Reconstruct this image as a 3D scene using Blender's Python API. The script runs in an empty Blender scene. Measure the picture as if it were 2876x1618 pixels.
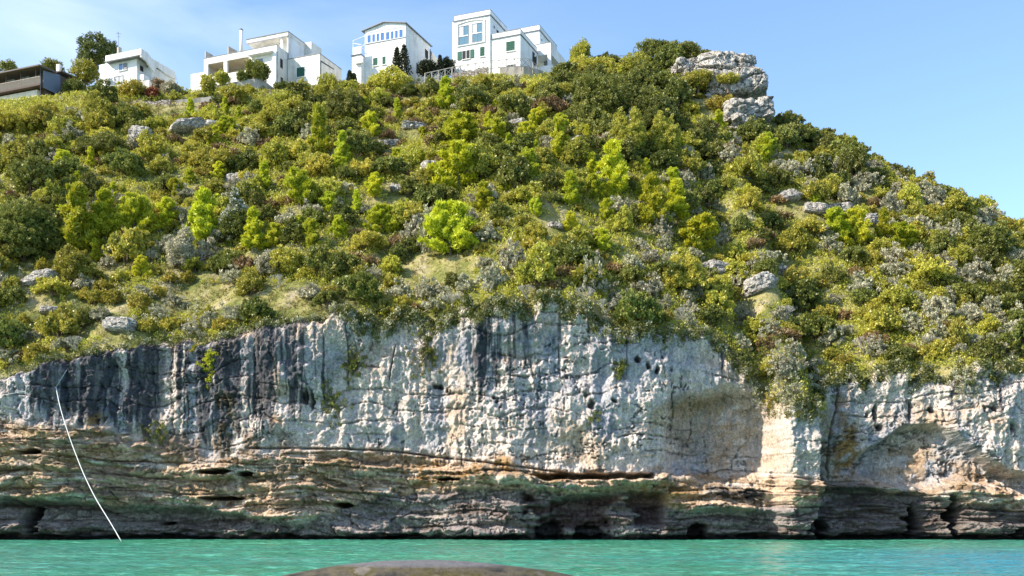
import bpy, math, random
import numpy as np
from mathutils import Vector, Matrix

SC = bpy.context.scene
COL = SC.collection
F = 3050.0            # focal length in photograph pixels
HZ = 1452.0           # horizon row of the photograph
EYE = 2.2

# ------------------------------------------------------------------ camera
cam_d = bpy.data.cameras.new("camera"); cam = bpy.data.objects.new("camera", cam_d); COL.objects.link(cam)
cam.location = (0, 0, EYE); cam.rotation_euler = (math.radians(90), 0, 0)
cam_d.sensor_width = 36; cam_d.lens = F/2876*36; cam_d.shift_y = (HZ-809)/2876
cam_d.clip_start = 0.2; cam_d.clip_end = 8000
SC.camera = cam
SC.view_settings.view_transform = 'Standard'; SC.view_settings.look = 'None'
SC.view_settings.gamma = 1.0
SC.view_settings.exposure = 1.15

# ------------------------------------------------------------------ sky and sun
SUN_EL = math.radians(38); SUN_AZ = math.radians(-108)     # azimuth from +Y towards +X: the sun stands to the left
W = bpy.data.worlds.new("World"); SC.world = W; W.use_nodes = True
nt = W.node_tree; nt.nodes.clear()
out = nt.nodes.new('ShaderNodeOutputWorld'); bg = nt.nodes.new('ShaderNodeBackground')
sky = nt.nodes.new('ShaderNodeTexSky'); sky.sky_type = 'NISHITA'; sky.sun_disc = False
sky.sun_elevation = SUN_EL; sky.sun_rotation = SUN_AZ
sky.air_density = 1.0; sky.dust_density = 0.35; sky.ozone_density = 3.5
bg.inputs['Strength'].default_value = 0.14
tcw = nt.nodes.new('ShaderNodeTexCoord'); mpw = nt.nodes.new('ShaderNodeMapping'); mpw.inputs['Scale'].default_value = (2.2, 2.2, 7); mpw.inputs['Rotation'].default_value = (0, .5, 0)
nzw = nt.nodes.new('ShaderNodeTexNoise'); nzw.inputs['Scale'].default_value = 1.6; nzw.inputs['Detail'].default_value = 6; nzw.inputs['Distortion'].default_value = .4
rw = nt.nodes.new('ShaderNodeMapRange'); rw.inputs[1].default_value = .42; rw.inputs[2].default_value = .75
sw = nt.nodes.new('ShaderNodeSeparateXYZ'); xw = nt.nodes.new('ShaderNodeMapRange'); xw.inputs[1].default_value = .12; xw.inputs[2].default_value = -.35; xw.inputs[4].default_value = .55
mw = nt.nodes.new('ShaderNodeMath'); mw.operation = 'MULTIPLY'; cw = nt.nodes.new('ShaderNodeMix'); cw.data_type = 'RGBA'; cw.inputs[7].default_value = (4.6, 5.0, 5.6, 1)
nt.links.new(tcw.outputs['Generated'], mpw.inputs[0]); nt.links.new(mpw.outputs[0], nzw.inputs['Vector']); nt.links.new(nzw.outputs['Fac'], rw.inputs[0])
nt.links.new(tcw.outputs['Generated'], sw.inputs[0]); nt.links.new(sw.outputs[0], xw.inputs[0]); nt.links.new(rw.outputs[0], mw.inputs[0]); nt.links.new(xw.outputs[0], mw.inputs[1])
nt.links.new(mw.outputs[0], cw.inputs[0]); nt.links.new(sky.outputs[0], cw.inputs[6]); nt.links.new(cw.outputs[2], bg.inputs[0]); nt.links.new(bg.outputs[0], out.inputs[0])
sd = bpy.data.lights.new("sun", 'SUN'); sd.energy = 4.2; sd.angle = math.radians(0.5); sd.color = (1, .90, .76)
sun = bpy.data.objects.new("sun", sd); COL.objects.link(sun)
tosun = Vector((math.sin(SUN_AZ)*math.cos(SUN_EL), math.cos(SUN_AZ)*math.cos(SUN_EL), math.sin(SUN_EL)))
sun.rotation_euler = (-tosun).to_track_quat('-Z', 'Y').to_euler()

# ------------------------------------------------------------------ noise
def _h(ix, iy, s):
    n = (ix*374761393 + iy*668265263 + s*974634721) & 0x7fffffff
    n = ((n ^ (n >> 13))*1274126177) & 0x7fffffff
    n = n ^ (n >> 16)
    return (n & 0xffffff)/float(0xffffff)
def vn(x, y, s=0):
    x = np.asarray(x, float); y = np.asarray(y, float)
    ix = np.floor(x).astype(np.int64); iy = np.floor(y).astype(np.int64)
    fx = x-ix; fy = y-iy; fx = fx*fx*(3-2*fx); fy = fy*fy*(3-2*fy)
    a = _h(ix, iy, s); b = _h(ix+1, iy, s); c = _h(ix, iy+1, s); d = _h(ix+1, iy+1, s)
    return (a*(1-fx)+b*fx)*(1-fy)+(c*(1-fx)+d*fx)*fy
def fbm(x, y, o=4, s=0, g=.5):
    t = 0; a = 1; n = 0
    for k in range(o):
        t = t+a*vn(x*2**k+17.3*k, y*2**k+9.1*k, s+k); n += a; a *= g
    return t/n
def worley(x, y, s=0):
    ix = np.floor(x).astype(np.int64); iy = np.floor(y).astype(np.int64)
    d1 = np.full(x.shape, 9.); d2 = np.full(x.shape, 9.); cid = np.zeros(x.shape)
    for i in (-1, 0, 1):
        for j in (-1, 0, 1):
            cx = ix+i; cy = iy+j
            px = cx+_h(cx, cy, s); py = cy+_h(cx, cy, s+77)
            d = np.hypot(px-x, py-y)
            m = d < d1
            d2 = np.where(m, d1, np.minimum(d2, d)); cid = np.where(m, _h(cx, cy, s+5), cid); d1 = np.where(m, d, d1)
    return d1, d2, cid
def ss(a, b, x):
    t = np.clip((x-a)/(b-a), 0, 1); return t*t*(3-2*t)

# ------------------------------------------------------------------ object helpers
def tag(o, label=None, cat=None, group=None, kind=None):
    if label: o['label'] = label
    if cat: o['category'] = cat
    if group: o['group'] = group
    if kind: o['kind'] = kind
    return o
def np_mesh(name, V, Fq, mats, smooth=False, midx=None):
    V = np.asarray(V, np.float32); Fq = np.asarray(Fq, np.int32)
    me = bpy.data.meshes.new(name)
    n = len(Fq); k = Fq.shape[1]
    me.vertices.add(len(V)); me.vertices.foreach_set('co', V.ravel())
    me.loops.add(n*k); me.loops.foreach_set('vertex_index', Fq.ravel())
    me.polygons.add(n); me.polygons.foreach_set('loop_start', np.arange(n, dtype=np.int32)*k)
    if smooth: me.polygons.foreach_set('use_smooth', np.ones(n, bool))
    for m in (mats if isinstance(mats, (list, tuple)) else [mats]): me.materials.append(m)
    if midx is not None: me.polygons.foreach_set('material_index', np.asarray(midx, np.int32))
    me.update(calc_edges=True); me.validate()
    return me
def link(name, me, parent=None, loc=None):
    o = bpy.data.objects.new(name, me); COL.objects.link(o)
    if parent: o.parent = parent
    if loc is not None: o.location = loc
    return o
def empty(name, loc, rz=0, parent=None):
    o = bpy.data.objects.new(name, None); COL.objects.link(o); o.location = loc; o.rotation_euler = (0, 0, rz)
    o.empty_display_size = .3
    if parent: o.parent = parent
    return o
class MB:
    """collects boxes, prisms and tubes, then builds ONE mesh"""
    def __init__(s): s.v = []; s.f = []
    def poly(s, vs, fs):
        b = len(s.v); s.v += [tuple(p) for p in vs]; s.f += [tuple(b+i for i in f) for f in fs]; return s
    def box(s, x0, x1, y0, y1, z0, z1):
        if x0 > x1: x0, x1 = x1, x0
        if y0 > y1: y0, y1 = y1, y0
        if z0 > z1: z0, z1 = z1, z0
        return s.poly([(x0,y0,z0),(x1,y0,z0),(x1,y1,z0),(x0,y1,z0),(x0,y0,z1),(x1,y0,z1),(x1,y1,z1),(x0,y1,z1)],
                      [(0,3,2,1),(4,5,6,7),(0,1,5,4),(1,2,6,5),(2,3,7,6),(3,0,4,7)])
    def prism(s, pts, axis, a0, a1):
        """extrude the 2D outline pts along axis ('x','y','z')"""
        def P(p, a): return {'x': (a, p[0], p[1]), 'y': (p[0], a, p[1]), 'z': (p[0], p[1], a)}[axis]
        n = len(pts); vs = [P(p, a0) for p in pts]+[P(p, a1) for p in pts]
        return s.poly(vs, [tuple(range(n)), tuple(range(2*n-1, n-1, -1))]+[(i, i+n, (i+1) % n+n, (i+1) % n) for i in range(n)])
    def tube(s, pts, rad, n=6, cap=True):
        pts = [Vector(p) for p in pts]; b = len(s.v); m = len(pts)
        if not isinstance(rad, (list, tuple)): rad = [rad]*m
        for i, p in enumerate(pts):
            d = (pts[min(i+1, m-1)]-pts[max(i-1, 0)]).normalized()
            a = d.orthogonal().normalized() if abs(d.z) > .9 else d.cross(Vector((0, 0, 1))).normalized()
            c = d.cross(a)
            for k in range(n):
                t = 2*math.pi*k/n; s.v.append(tuple(p+a*math.cos(t)*rad[i]+c*math.sin(t)*rad[i]))
        for i in range(m-1):
            for k in range(n):
                s.f.append((b+i*n+k, b+i*n+(k+1) % n, b+(i+1)*n+(k+1) % n, b+(i+1)*n+k))
        if cap: s.f.append(tuple(b+k for k in range(n))[::-1]); s.f.append(tuple(b+(m-1)*n+k for k in range(n)))
        return s
    def build(s, name, mat, parent=None, smooth=False, bevel=0):
        me = bpy.data.meshes.new(name); me.from_pydata(s.v, [], s.f)
        import bmesh
        bm = bmesh.new(); bm.from_mesh(me); bmesh.ops.recalc_face_normals(bm, faces=bm.faces)
        if bevel: bmesh.ops.bevel(bm, geom=list(bm.edges), offset=bevel, segments=2, affect='EDGES', profile=.6)
        bm.to_mesh(me); bm.free()
        me.materials.append(mat)
        if smooth:
            for p in me.polygons: p.use_smooth = True
        me.update()
        return link(name, me, parent)

# ------------------------------------------------------------------ materials
def newmat(name):
    m = bpy.data.materials.new(name); m.use_nodes = True; t = m.node_tree; t.nodes.clear()
    o = t.nodes.new('ShaderNodeOutputMaterial'); return m, t, o
def N(t, ty, **kw):
    n = t.nodes.new(ty)
    for k, v in kw.items(): setattr(n, k, v)
    return n
def noise(t, scale, detail=4, coord=None, rough=.6, vec=None):
    n = N(t, 'ShaderNodeTexNoise'); n.inputs['Scale'].default_value = scale; n.inputs['Detail'].default_value = detail
    n.inputs['Roughness'].default_value = rough
    if vec is None:
        tc = N(t, 'ShaderNodeTexCoord'); vec = tc.outputs[coord or 'Object']
    t.links.new(vec, n.inputs['Vector']); return n.outputs['Fac']
def mapped(t, scale, coord='Object', rot=(0, 0, 0)):
    tc = N(t, 'ShaderNodeTexCoord'); mp = N(t, 'ShaderNodeMapping'); mp.inputs['Scale'].default_value = scale
    mp.inputs['Rotation'].default_value = rot
    t.links.new(tc.outputs[coord], mp.inputs['Vector']); return mp.outputs[0]
def ramp(t, fac, stops):
    r = N(t, 'ShaderNodeValToRGB'); e = r.color_ramp.elements
    while len(e) < len(stops): e.new(.5)
    for i, (p, c) in enumerate(stops):
        e[i].position = p; e[i].color = (*c, 1) if len(c) == 3 else c
    t.links.new(fac, r.inputs[0]); return r.outputs[0]
def mixc(t, fac, a, b, mode='MIX'):
    m = N(t, 'ShaderNodeMix', data_type='RGBA', blend_type=mode)
    for sock, v in ((0, fac), (6, a), (7, b)):
        if isinstance(v, (int, float)): m.inputs[sock].default_value = v
        elif isinstance(v, tuple): m.inputs[sock].default_value = (*v, 1)
        else: t.links.new(v, m.inputs[sock])
    return m.outputs[2]
def bump(t, h, strength, dist):
    b = N(t, 'ShaderNodeBump'); b.inputs['Strength'].default_value = strength; b.inputs['Distance'].default_value = dist
    t.links.new(h, b.inputs['Height']); return b.outputs[0]
def bsdf(t, o, col, rough=.8, normal=None, spec=.3, metal=0):
    p = N(t, 'ShaderNodeBsdfPrincipled')
    if isinstance(col, tuple): p.inputs['Base Color'].default_value = (*col, 1)
    else: t.links.new(col, p.inputs['Base Color'])
    p.inputs['Roughness'].default_value = rough; p.inputs['Specular IOR Level'].default_value = spec
    p.inputs['Metallic'].default_value = metal
    if normal is not None: t.links.new(normal, p.inputs['Normal'])
    t.links.new(p.outputs[0], o.inputs[0]); return p
MAT = {}
def simple(name, c, rough=.7, var=.15, scale=3., spec=.3, metal=0, bmp=0):
    m, t, o = newmat(name)
    n = noise(t, scale, 5)
    col = mixc(t, n, tuple(x*(1-var) for x in c), tuple(min(1, x*(1+var)) for x in c))
    bsdf(t, o, col, rough, bump(t, n, bmp, .05) if bmp else None, spec, metal); MAT[name] = m; return m
def plaster(name, c, stain):
    m, t, o = newmat(name)
    a = noise(t, 1.0, 6, vec=mapped(t, (1.2, 1.2, .22)))     # rain streaks run down the wall
    b = noise(t, .5, 5)
    f = N(t, 'ShaderNodeMath', operation='MULTIPLY'); t.links.new(a, f.inputs[0]); t.links.new(b, f.inputs[1])
    col = ramp(t, f.outputs[0], [(.20, c), (.40, stain)])
    bsdf(t, o, col, .85, bump(t, noise(t, 25, 3), .15, .02)); MAT[name] = m
def leafmat(name, c1, c2, trans=.3, c3=None):
    m, t, o = newmat(name)
    oi = N(t, 'ShaderNodeObjectInfo')
    n = noise(t, 1.3, 3, vec=mapped(t, (1, 1, 1)))
    r = ramp(t, n, [(.3, (0, 0, 0)), (.7, (1, 1, 1))])
    col = mixc(t, r, c1, c2)
    hs = N(t, 'ShaderNodeHueSaturation')
    mr = N(t, 'ShaderNodeMapRange'); mr.inputs[3].default_value = .75; mr.inputs[4].default_value = 1.2
    t.links.new(oi.outputs['Random'], mr.inputs[0]); t.links.new(mr.outputs[0], hs.inputs['Value'])
    mh = N(t, 'ShaderNodeMapRange'); mh.inputs[3].default_value = .474; mh.inputs[4].default_value = .500
    mu = N(t, 'ShaderNodeMath', operation='FRACT'); mm = N(t, 'ShaderNodeMath', operation='MULTIPLY'); mm.inputs[1].default_value = 7.31
    t.links.new(oi.outputs['Random'], mm.inputs[0]); t.links.new(mm.outputs[0], mu.inputs[0]); t.links.new(mu.outputs[0], mh.inputs[0])
    t.links.new(mh.outputs[0], hs.inputs['Hue']); t.links.new(col, hs.inputs['Color'])
    d = N(t, 'ShaderNodeBsdfDiffuse'); tr = N(t, 'ShaderNodeBsdfTranslucent'); g = N(t, 'ShaderNodeBsdfGlossy')
    g.inputs['Roughness'].default_value = .45
    t.links.new(hs.outputs[0], d.inputs[0]); t.links.new(hs.outputs[0], tr.inputs[0])
    g.inputs[0].default_value = (.9, .9, .9, 1)
    x = N(t, 'ShaderNodeMixShader'); x.inputs[0].default_value = trans
    t.links.new(d.outputs[0], x.inputs[1]); t.links.new(tr.outputs[0], x.inputs[2])
    y = N(t, 'ShaderNodeMixShader'); y.inputs[0].default_value = .03
    t.links.new(x.outputs[0], y.inputs[1]); t.links.new(g.outputs[0], y.inputs[2])
    t.links.new(y.outputs[0], o.inputs[0]); MAT[name] = m; return m

leafmat('pine_needles', (.36, .43, .022), (.60, .64, .04), .42)
leafmat('olive_leaves', (.26, .29, .036), (.58, .56, .075), .36)
leafmat('dark_leaves', (.10, .135, .026), (.25, .27, .05), .3)
leafmat('silver_leaves', (.27, .28, .16), (.56, .53, .36), .25)
leafmat('dry_leaves', (.20, .13, .045), (.30, .24, .09), .25)
leafmat('yellow_leaves', (.30, .30, .03), (.46, .42, .06), .35)
leafmat('red_leaves', (.30, .09, .03), (.33, .17, .05), .3)
leafmat('pine_dark', (.045, .07, .016), (.13, .16, .03), .2)
leafmat('cypress_leaves', (.022, .034, .016), (.045, .06, .02), .15)
leafmat('white_flowers', (.62, .62, .55), (.8, .8, .74), .2)
leafmat('grass_blades', (.20, .21, .035), (.36, .31, .09), .3)
simple('bark', (.16, .12, .085), .9, .3, 8, bmp=.5)
simple('dead_wood', (.42, .39, .34), .9, .2, 8)
plaster('white_plaster', (.80, .80, .78), (.60, .59, .56))
plaster('cream_plaster', (.74, .71, .64), (.50, .47, .41))
plaster('peach_plaster', (.78, .66, .50), (.7, .58, .42))
plaster('grey_concrete', (.42, .39, .34), (.22, .20, .17))
simple('grey_trim', (.22, .23, .25), .7)
simple('dark_metal', (.04, .045, .055), .5)
simple('green_paint', (.035, .12, .085), .5, .2, 20)
simple('white_paint', (.8, .8, .8), .4, .03)
simple('dark_wood', (.09, .065, .055), .8, .4, 6, bmp=.3)
simple('grey_wood', (.30, .27, .235), .85, .3, 6)
simple('rail_wood', (.36, .34, .30), .85, .25, 6)
simple('roof_tile', (.14, .12, .11), .8, .3, 4)
simple('sheet_metal', (.17, .20, .26), .5, .15, 2)
simple('dark_room', (.035, .035, .04), .9)
simple('curtain', (.45, .47, .5), .8)
simple('rope_fibre', (.75, .74, .70), .8, .1, 20)
def glass(name, c):
    m, t, o = newmat(name); bsdf(t, o, c, .08, None, 1.0); MAT[name] = m
glass('window_glass', (.05, .08, .12)); glass('blue_glass', (.05, .14, .34)); glass('teal_glass', (.10, .19, .24))

def slats(name, c, freq, axis=2):
    m, t, o = newmat(name)
    w = N(t, 'ShaderNodeTexWave', wave_type='BANDS', bands_direction='XYZ'[axis]); w.inputs['Scale'].default_value = freq
    tc = N(t, 'ShaderNodeTexCoord'); t.links.new(tc.outputs['Object'], w.inputs['Vector'])
    col = mixc(t, w.outputs['Fac'], tuple(x*.6 for x in c), c)
    bsdf(t, o, col, .6, bump(t, w.outputs['Fac'], .6, .03)); MAT[name] = m
slats('shutter_slats', (.04, .15, .105), 4)
slats('wood_planks', (.15, .115, .10), 2, 0)
slats('corrugated_sheet', (.20, .25, .34), 1.5, 1)

# rubble stone wall
m, t, o = newmat('rubble_stone')
vo = N(t, 'ShaderNodeTexVoronoi', feature='DISTANCE_TO_EDGE'); vo.inputs['Scale'].default_value = 2.2
vc = N(t, 'ShaderNodeTexVoronoi'); vc.inputs['Scale'].default_value = 2.2
v = mapped(t, (1, 1, 1.6)); t.links.new(v, vo.inputs['Vector']); t.links.new(v, vc.inputs['Vector'])
e = ramp(t, vo.outputs['Distance'], [(.02, (0, 0, 0)), (.12, (1, 1, 1))])
sep = N(t, 'ShaderNodeSeparateColor'); t.links.new(vc.outputs['Color'], sep.inputs[0])
c = ramp(t, sep.outputs[0], [(0, (.30, .25, .20)), (.5, (.48, .42, .36)), (1, (.58, .50, .44))])
bsdf(t, o, mixc(t, e, (.16, .12, .09), c), .9, bump(t, e, .9, .12)); MAT['rubble_stone'] = m

# natural limestone of the outcrops
m, t, o = newmat('limestone')
a = noise(t, 1.1, 8, vec=mapped(t, (1.4, 1.4, .5)), rough=.7)
b = noise(t, 4.0, 8, rough=.7)
c = ramp(t, a, [(.30, (.20, .195, .19)), (.40, (.50, .47, .43)), (.50, (.78, .73, .65)), (.75, (.92, .87, .79))])
c2 = ramp(t, b, [(.35, (.45, .45, .46)), (.6, (1, 1, 1))])
vk = N(t, 'ShaderNodeTexNoise'); vk.inputs['Scale'].default_value = 1.1; vk.inputs['Detail'].default_value = 8; vk.inputs['Distortion'].default_value = .8
t.links.new(mapped(t, (1.3, 1.3, .8)), vk.inputs['Vector'])
kr = ramp(t, vk.outputs['Fac'], [(.45, (1, 1, 1)), (.49, (.22, .21, .22)), (.51, (.22, .21, .22)), (.55, (1, 1, 1))])
cc = mixc(t, .75, c, c2, 'MULTIPLY'); cc = mixc(t, .7, cc, kr, 'MULTIPLY')
hs_ = N(t, 'ShaderNodeMath', operation='ADD'); t.links.new(a, hs_.inputs[0]); t.links.new(b, hs_.inputs[1])
bsdf(t, o, cc, .9, bump(t, hs_.outputs[0], 1.0, .5)); MAT['limestone'] = m

# cliff: pigments and painted recess shade come from the mesh's stain map, grain from noise
m, t, o = newmat('cliff_rock')
at = N(t, 'ShaderNodeAttribute'); at.attribute_name = 'stain'
a = noise(t, 5.0, 8, rough=.75); b = noise(t, 1.2, 8, vec=mapped(t, (3.0, 1, .7)), rough=.7)
g = ramp(t, a, [(.33, (.30, .30, .33)), (.45, (.85, .85, .86)), (.55, (1.05, 1.05, 1.04)), (.68, (1.3, 1.27, 1.2))])
g2 = ramp(t, b, [(.30, (.62, .64, .68)), (.55, (1.05, 1.05, 1.04))])
cc = mixc(t, .8, at.outputs['Color'], g, 'MULTIPLY'); cc = mixc(t, .7, cc, g2, 'MULTIPLY')
vk = N(t, 'ShaderNodeTexNoise'); vk.inputs['Scale'].default_value = 1.6; vk.inputs['Detail'].default_value = 9; vk.inputs['Roughness'].default_value = .68; vk.inputs['Distortion'].default_value = .6
t.links.new(mapped(t, (1, 1, 1.2)), vk.inputs['Vector'])
kr = ramp(t, vk.outputs['Fac'], [(.462, (1, 1, 1)), (.492, (.30, .29, .30)), (.508, (.30, .29, .30)), (.538, (1, 1, 1))])
cc = mixc(t, .55, cc, kr, 'MULTIPLY')
hs_ = N(t, 'ShaderNodeMath', operation='ADD'); t.links.new(a, hs_.inputs[0]); t.links.new(b, hs_.inputs[1])
bsdf(t, o, cc, .9, bump(t, hs_.outputs[0], 1.0, .32)); MAT['cliff_rock'] = m

# hillside soil
m, t, o = newmat('dry_soil')
a = noise(t, .35, 8, rough=.65); b = noise(t, 3, 6)
c = ramp(t, a, [(.32, (.07, .085, .02)), (.45, (.16, .17, .04)), (.55, (.30, .27, .10)), (.68, (.40, .34, .22))])
c = mixc(t, .8, c, ramp(t, b, [(.3, (.5, .5, .5)), (.65, (1.1, 1.1, 1.05))]), 'MULTIPLY')
bsdf(t, o, c, .95, bump(t, b, .8, .3)); MAT['dry_soil'] = m

# sea: scattering turquoise water over pale sand
m, t, o = newmat('sea_water')
v = mapped(t, (.9, 2.2, 1)); v2 = mapped(t, (.35, 1.0, 1), rot=(0, 0, .2))
n1 = noise(t, 1.6, 5, vec=v, rough=.6); n2 = noise(t, .5, 4, vec=v2); n3 = noise(t, .05, 3)
add = N(t, 'ShaderNodeMath', operation='ADD'); t.links.new(n1, add.inputs[0]); t.links.new(n2, add.inputs[1])
hh = N(t, 'ShaderNodeMath', operation='MULTIPLY'); hh.inputs[1].default_value = .5; t.links.new(add.outputs[0], hh.inputs[0])
c = ramp(t, hh.outputs[0], [(.36, (.018, .12, .062)), (.5, (.038, .225, .128)), (.64, (.12, .39, .27))])
c = mixc(t, ramp(t, n3, [(.4, (0, 0, 0)), (.65, (.5, .5, .5))]), c, (.04, .18, .17))
tcx = N(t, 'ShaderNodeTexCoord'); sxx = N(t, 'ShaderNodeSeparateXYZ'); t.links.new(tcx.outputs['Object'], sxx.inputs[0])
mrx = N(t, 'ShaderNodeMapRange'); mrx.inputs[1].default_value = 8; mrx.inputs[2].default_value = 30; t.links.new(sxx.outputs[0], mrx.inputs[0])
mry = N(t, 'ShaderNodeMapRange'); mry.inputs[1].default_value = 80; mry.inputs[2].default_value = 52; t.links.new(sxx.outputs[1], mry.inputs[0])
mxy = N(t, 'ShaderNodeMath', operation='MULTIPLY'); t.links.new(mrx.outputs[0], mxy.inputs[0]); t.links.new(mry.outputs[0], mxy.inputs[1])
c = mixc(t, mxy.outputs[0], c, mixc(t, hh.outputs[0], (.01, .12, .20), (.05, .30, .42)))  # blue sky reflection painted into the near water at right
p = bsdf(t, o, c, .12, bump(t, hh.outputs[0], 1.0, .22), .45); MAT['sea_water'] = m

# boulder in the foreground
m, t, o = newmat('mottled_stone')
a = noise(t, 3.2, 6, rough=.6); b = noise(t, 9, 6, vec=mapped(t, (1, 1, 2.5)))
c = ramp(t, a, [(.36, (.012, .012, .016)), (.44, (.05, .045, .03)), (.52, (.085, .07, .045)), (.58, (.06, .05, .01)), (.66, (.14, .12, .10))])
c = mixc(t, .6, c, ramp(t, b, [(.3, (.5, .5, .5)), (.6, (1.15, 1.15, 1.1))]), 'MULTIPLY')
geo = N(t, 'ShaderNodeNewGeometry'); sx = N(t, 'ShaderNodeSeparateXYZ'); t.links.new(geo.outputs['Position'], sx.inputs[0])
mr = N(t, 'ShaderNodeMapRange'); mr.inputs[1].default_value = 1.835; mr.inputs[2].default_value = 1.855
t.links.new(sx.outputs[2], mr.inputs[0])
c = mixc(t, mr.outputs[0], c, mixc(t, b, (.07, .07, .08), (.16, .15, .145)))
bsdf(t, o, c, .85, bump(t, b, .6, .05)); MAT['mottled_stone'] = m

# ------------------------------------------------------------------ land form
def P(px, py, Y): return ((px-1438)/F*Y, Y, EYE+(HZ-py)/F*Y)
YC = 103.0
ct = [(-900,1000),(-400,1060),(0,1052),(110,1033),(220,990),(330,962),(540,950),(630,932),(700,905),(810,893),(900,872),(960,860),(1000,885),
      (1060,895),(1130,880),(1200,890),(1280,870),(1400,856),(1500,850),(1600,855),(1680,880),(1750,925),(1830,935),(1920,925),(2030,950),
      (2090,985),(2110,1035),(2150,1080),(2190,1125),(2260,1135),(2320,1110),(2345,1050),(2420,1040),(2600,1045),(2760,1035),(2876,1035),(3300,1060),(4200,1100)]
CX = np.array([P(a, b, YC)[0] for a, b in ct]); CZ = np.array([P(a, b, YC)[2] for a, b in ct])
rt = [(-1500,330,150),(-600,310,152),(0,290,157),(110,280,158),(200,268,160),(330,250,161),(500,262,161),(700,262,162.5),(860,256,162.5),(950,250,161.5),(1050,245,160),(1150,230,160),
      (1270,222,159),(1450,216,160),(1590,212,162),(1700,200,164),(1800,190,166),(1900,185,167),(1960,185,167),(2040,200,167),(2110,250,166),(2150,320,164),(2200,352,162),
      (2350,408,160),(2420,444,158),(2520,500,156),(2680,572,153),(2770,617,151),(2876,660,150),(3100,750,147),(3500,900,144),(4500,1150,140)]
RP = np.array([P(*r) for r in rt]); RX, RY, RZ = RP[:, 0], RP[:, 1], RP[:, 2]
def ycl(x): return YC+1.6*(vn(np.asarray(x)*.09, 3., 4)-.5)*2
def zt(x, y):
    x = np.asarray(x, float); y = np.asarray(y, float)
    yc = ycl(x); zc = np.interp(x, CX, CZ); yr = np.interp(x, RX, RY); zr = np.interp(x, RX, RZ)
    # away from the edge the cliff-top dips smooth out
    t = (y-yc)/(yr-yc); tt = np.clip(t, 0, 1)
    zs = np.interp(x, CX[::3], CZ[::3])
    w = ss(0, .22, tt); zc2 = zc*(1-w)+zs*w
    z = zc2+(zr-zc2)*(tt+.05*np.sin(tt*math.pi))
    z = z+np.sin(tt*math.pi)*((fbm(x*.07, y*.09, 4, 11)-.5)*5.0)+ss(0,.05,tt)*(fbm(x*.4, y*.4, 3, 21)-.5)*.7
    right = ss(25, 50, x)
    back = np.maximum(y-yr, 0)
    z = z-back*(.015*(1-right)+.38*right)-np.maximum(back-35, 0)*.3*(1-right)
    return z
def hit(px, py, y0=104., y1=178.):
    Y = np.arange(y0, y1, .1); X = (px-1438)/F*Y; Z = EYE+(HZ-py)/F*Y
    g = zt(X, Y)
    k = np.argmax(g >= Z)
    if not (g >= Z).any(): k = int(np.argmin(Z-g))
    return float(X[k]), float(Y[k]), float(g[k])

def grid(nr, nc):
    i = np.arange(nr*nc).reshape(nr, nc)
    return np.stack([i[:-1, :-1], i[:-1, 1:], i[1:, 1:], i[1:, :-1]], -1).reshape(-1, 4)
# sea: one sheet, rippled where it is near
sx_ = np.concatenate([[-3000, -800, -200, -90], np.arange(-58, 58, .22), [90, 200, 800, 3000]]); sy_ = np.concatenate([[-600, -60, 0, 20], np.arange(33, 110, .13), [140, 400, 1500, 4000]])
XS, YS = np.meshgrid(sx_, sy_)
amp_ = ss(-57, -50, XS)*(1-ss(50, 57, XS))*ss(34, 38, YS)*(1-ss(106, 109, YS))
rip = 1-np.abs(fbm(XS*.55+YS*.12, YS*1.05, 4, 201)-.5)*4
ZS_s = amp_*(.12*rip+.14*(fbm(XS*.16, YS*.35, 3, 205)-.5)-.06)
me = np_mesh('sea', np.stack([XS, YS, ZS_s], -1).reshape(-1, 3), grid(*XS.shape), MAT['sea_water'], True)
tag(link('sea', me), kind='structure')

# ------------------------------------------------------------------ cliff
xs = np.arange(-66, 72, .09); nt_ = 250
tv = np.linspace(0, 1, nt_)
X, T = np.meshgrid(xs, tv)
ztop = np.interp(X, CX, CZ)+(fbm(X*.7, X*0, 4, 5, .6)-.5)*2.4*np.interp(X, [-20, -14, -5, 20, 25, 31, 34], [.7, 1.5, 1.5, 1.2, .6, .6, 1.3])
Z = -1.5+(ztop+1.5)*T
px = 1438+X/YC*F; py = HZ-(Z-EYE)/YC*F
def gx(a, b, c, d, x, y, soft=6):       # soft box mask in photo coordinates
    return ss(a-soft, a+soft, x)*(1-ss(b-soft, b+soft, x))*ss(c-soft, c+soft, y)*(1-ss(d-soft, d+soft, y))
def el(cx, cy, rx, ry, x, y, soft=.35):
    r = np.hypot((x-cx)/rx, (y-cy)/ry); return 1-ss(1-soft, 1+soft, r)
wob = (fbm(px*.012, py*.02, 4, 31)-.5)*40
pxw = px+wob*.6; pyw = py+(fbm(px*.015, py*.015, 4, 41)-.5)*34
L1 = np.interp(px, [0,120,350,520,700,900,1060,1300,1500,1680,1900,2100,2300,2500,2700,2876], [1195,1205,1225,1290,1285,1262,1268,1290,1315,1340,1338,1345,1340,1350,1370,1385])
L2 = np.interp(px, [0,180,330,560,700,850,960,1080,1300,1450,1700,1900,2050,2250,2400,2560,2700,2876], [1392,1402,1420,1422,1450,1470,1425,1390,1375,1372,1400,1432,1432,1420,1370,1380,1410,1440])
low = ss(-26, 20, pyw-L1+(fbm(px*.03, py*.02, 3, 45)-.5)*50); low2 = ss(-8, 8, py+(fbm(px*.03, py*.0+2, 3, 43)-.5)*22-L2)
Yo = np.zeros_like(X)
Yo += (fbm(X*.12, Z*.12, 4, 51)-.5)*1.8
# vertical flutes of the upper face
flu = fbm(X*1.3, Z*.13, 4, 61)
Yo += (1-low)*(flu-.5)*.85
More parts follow.
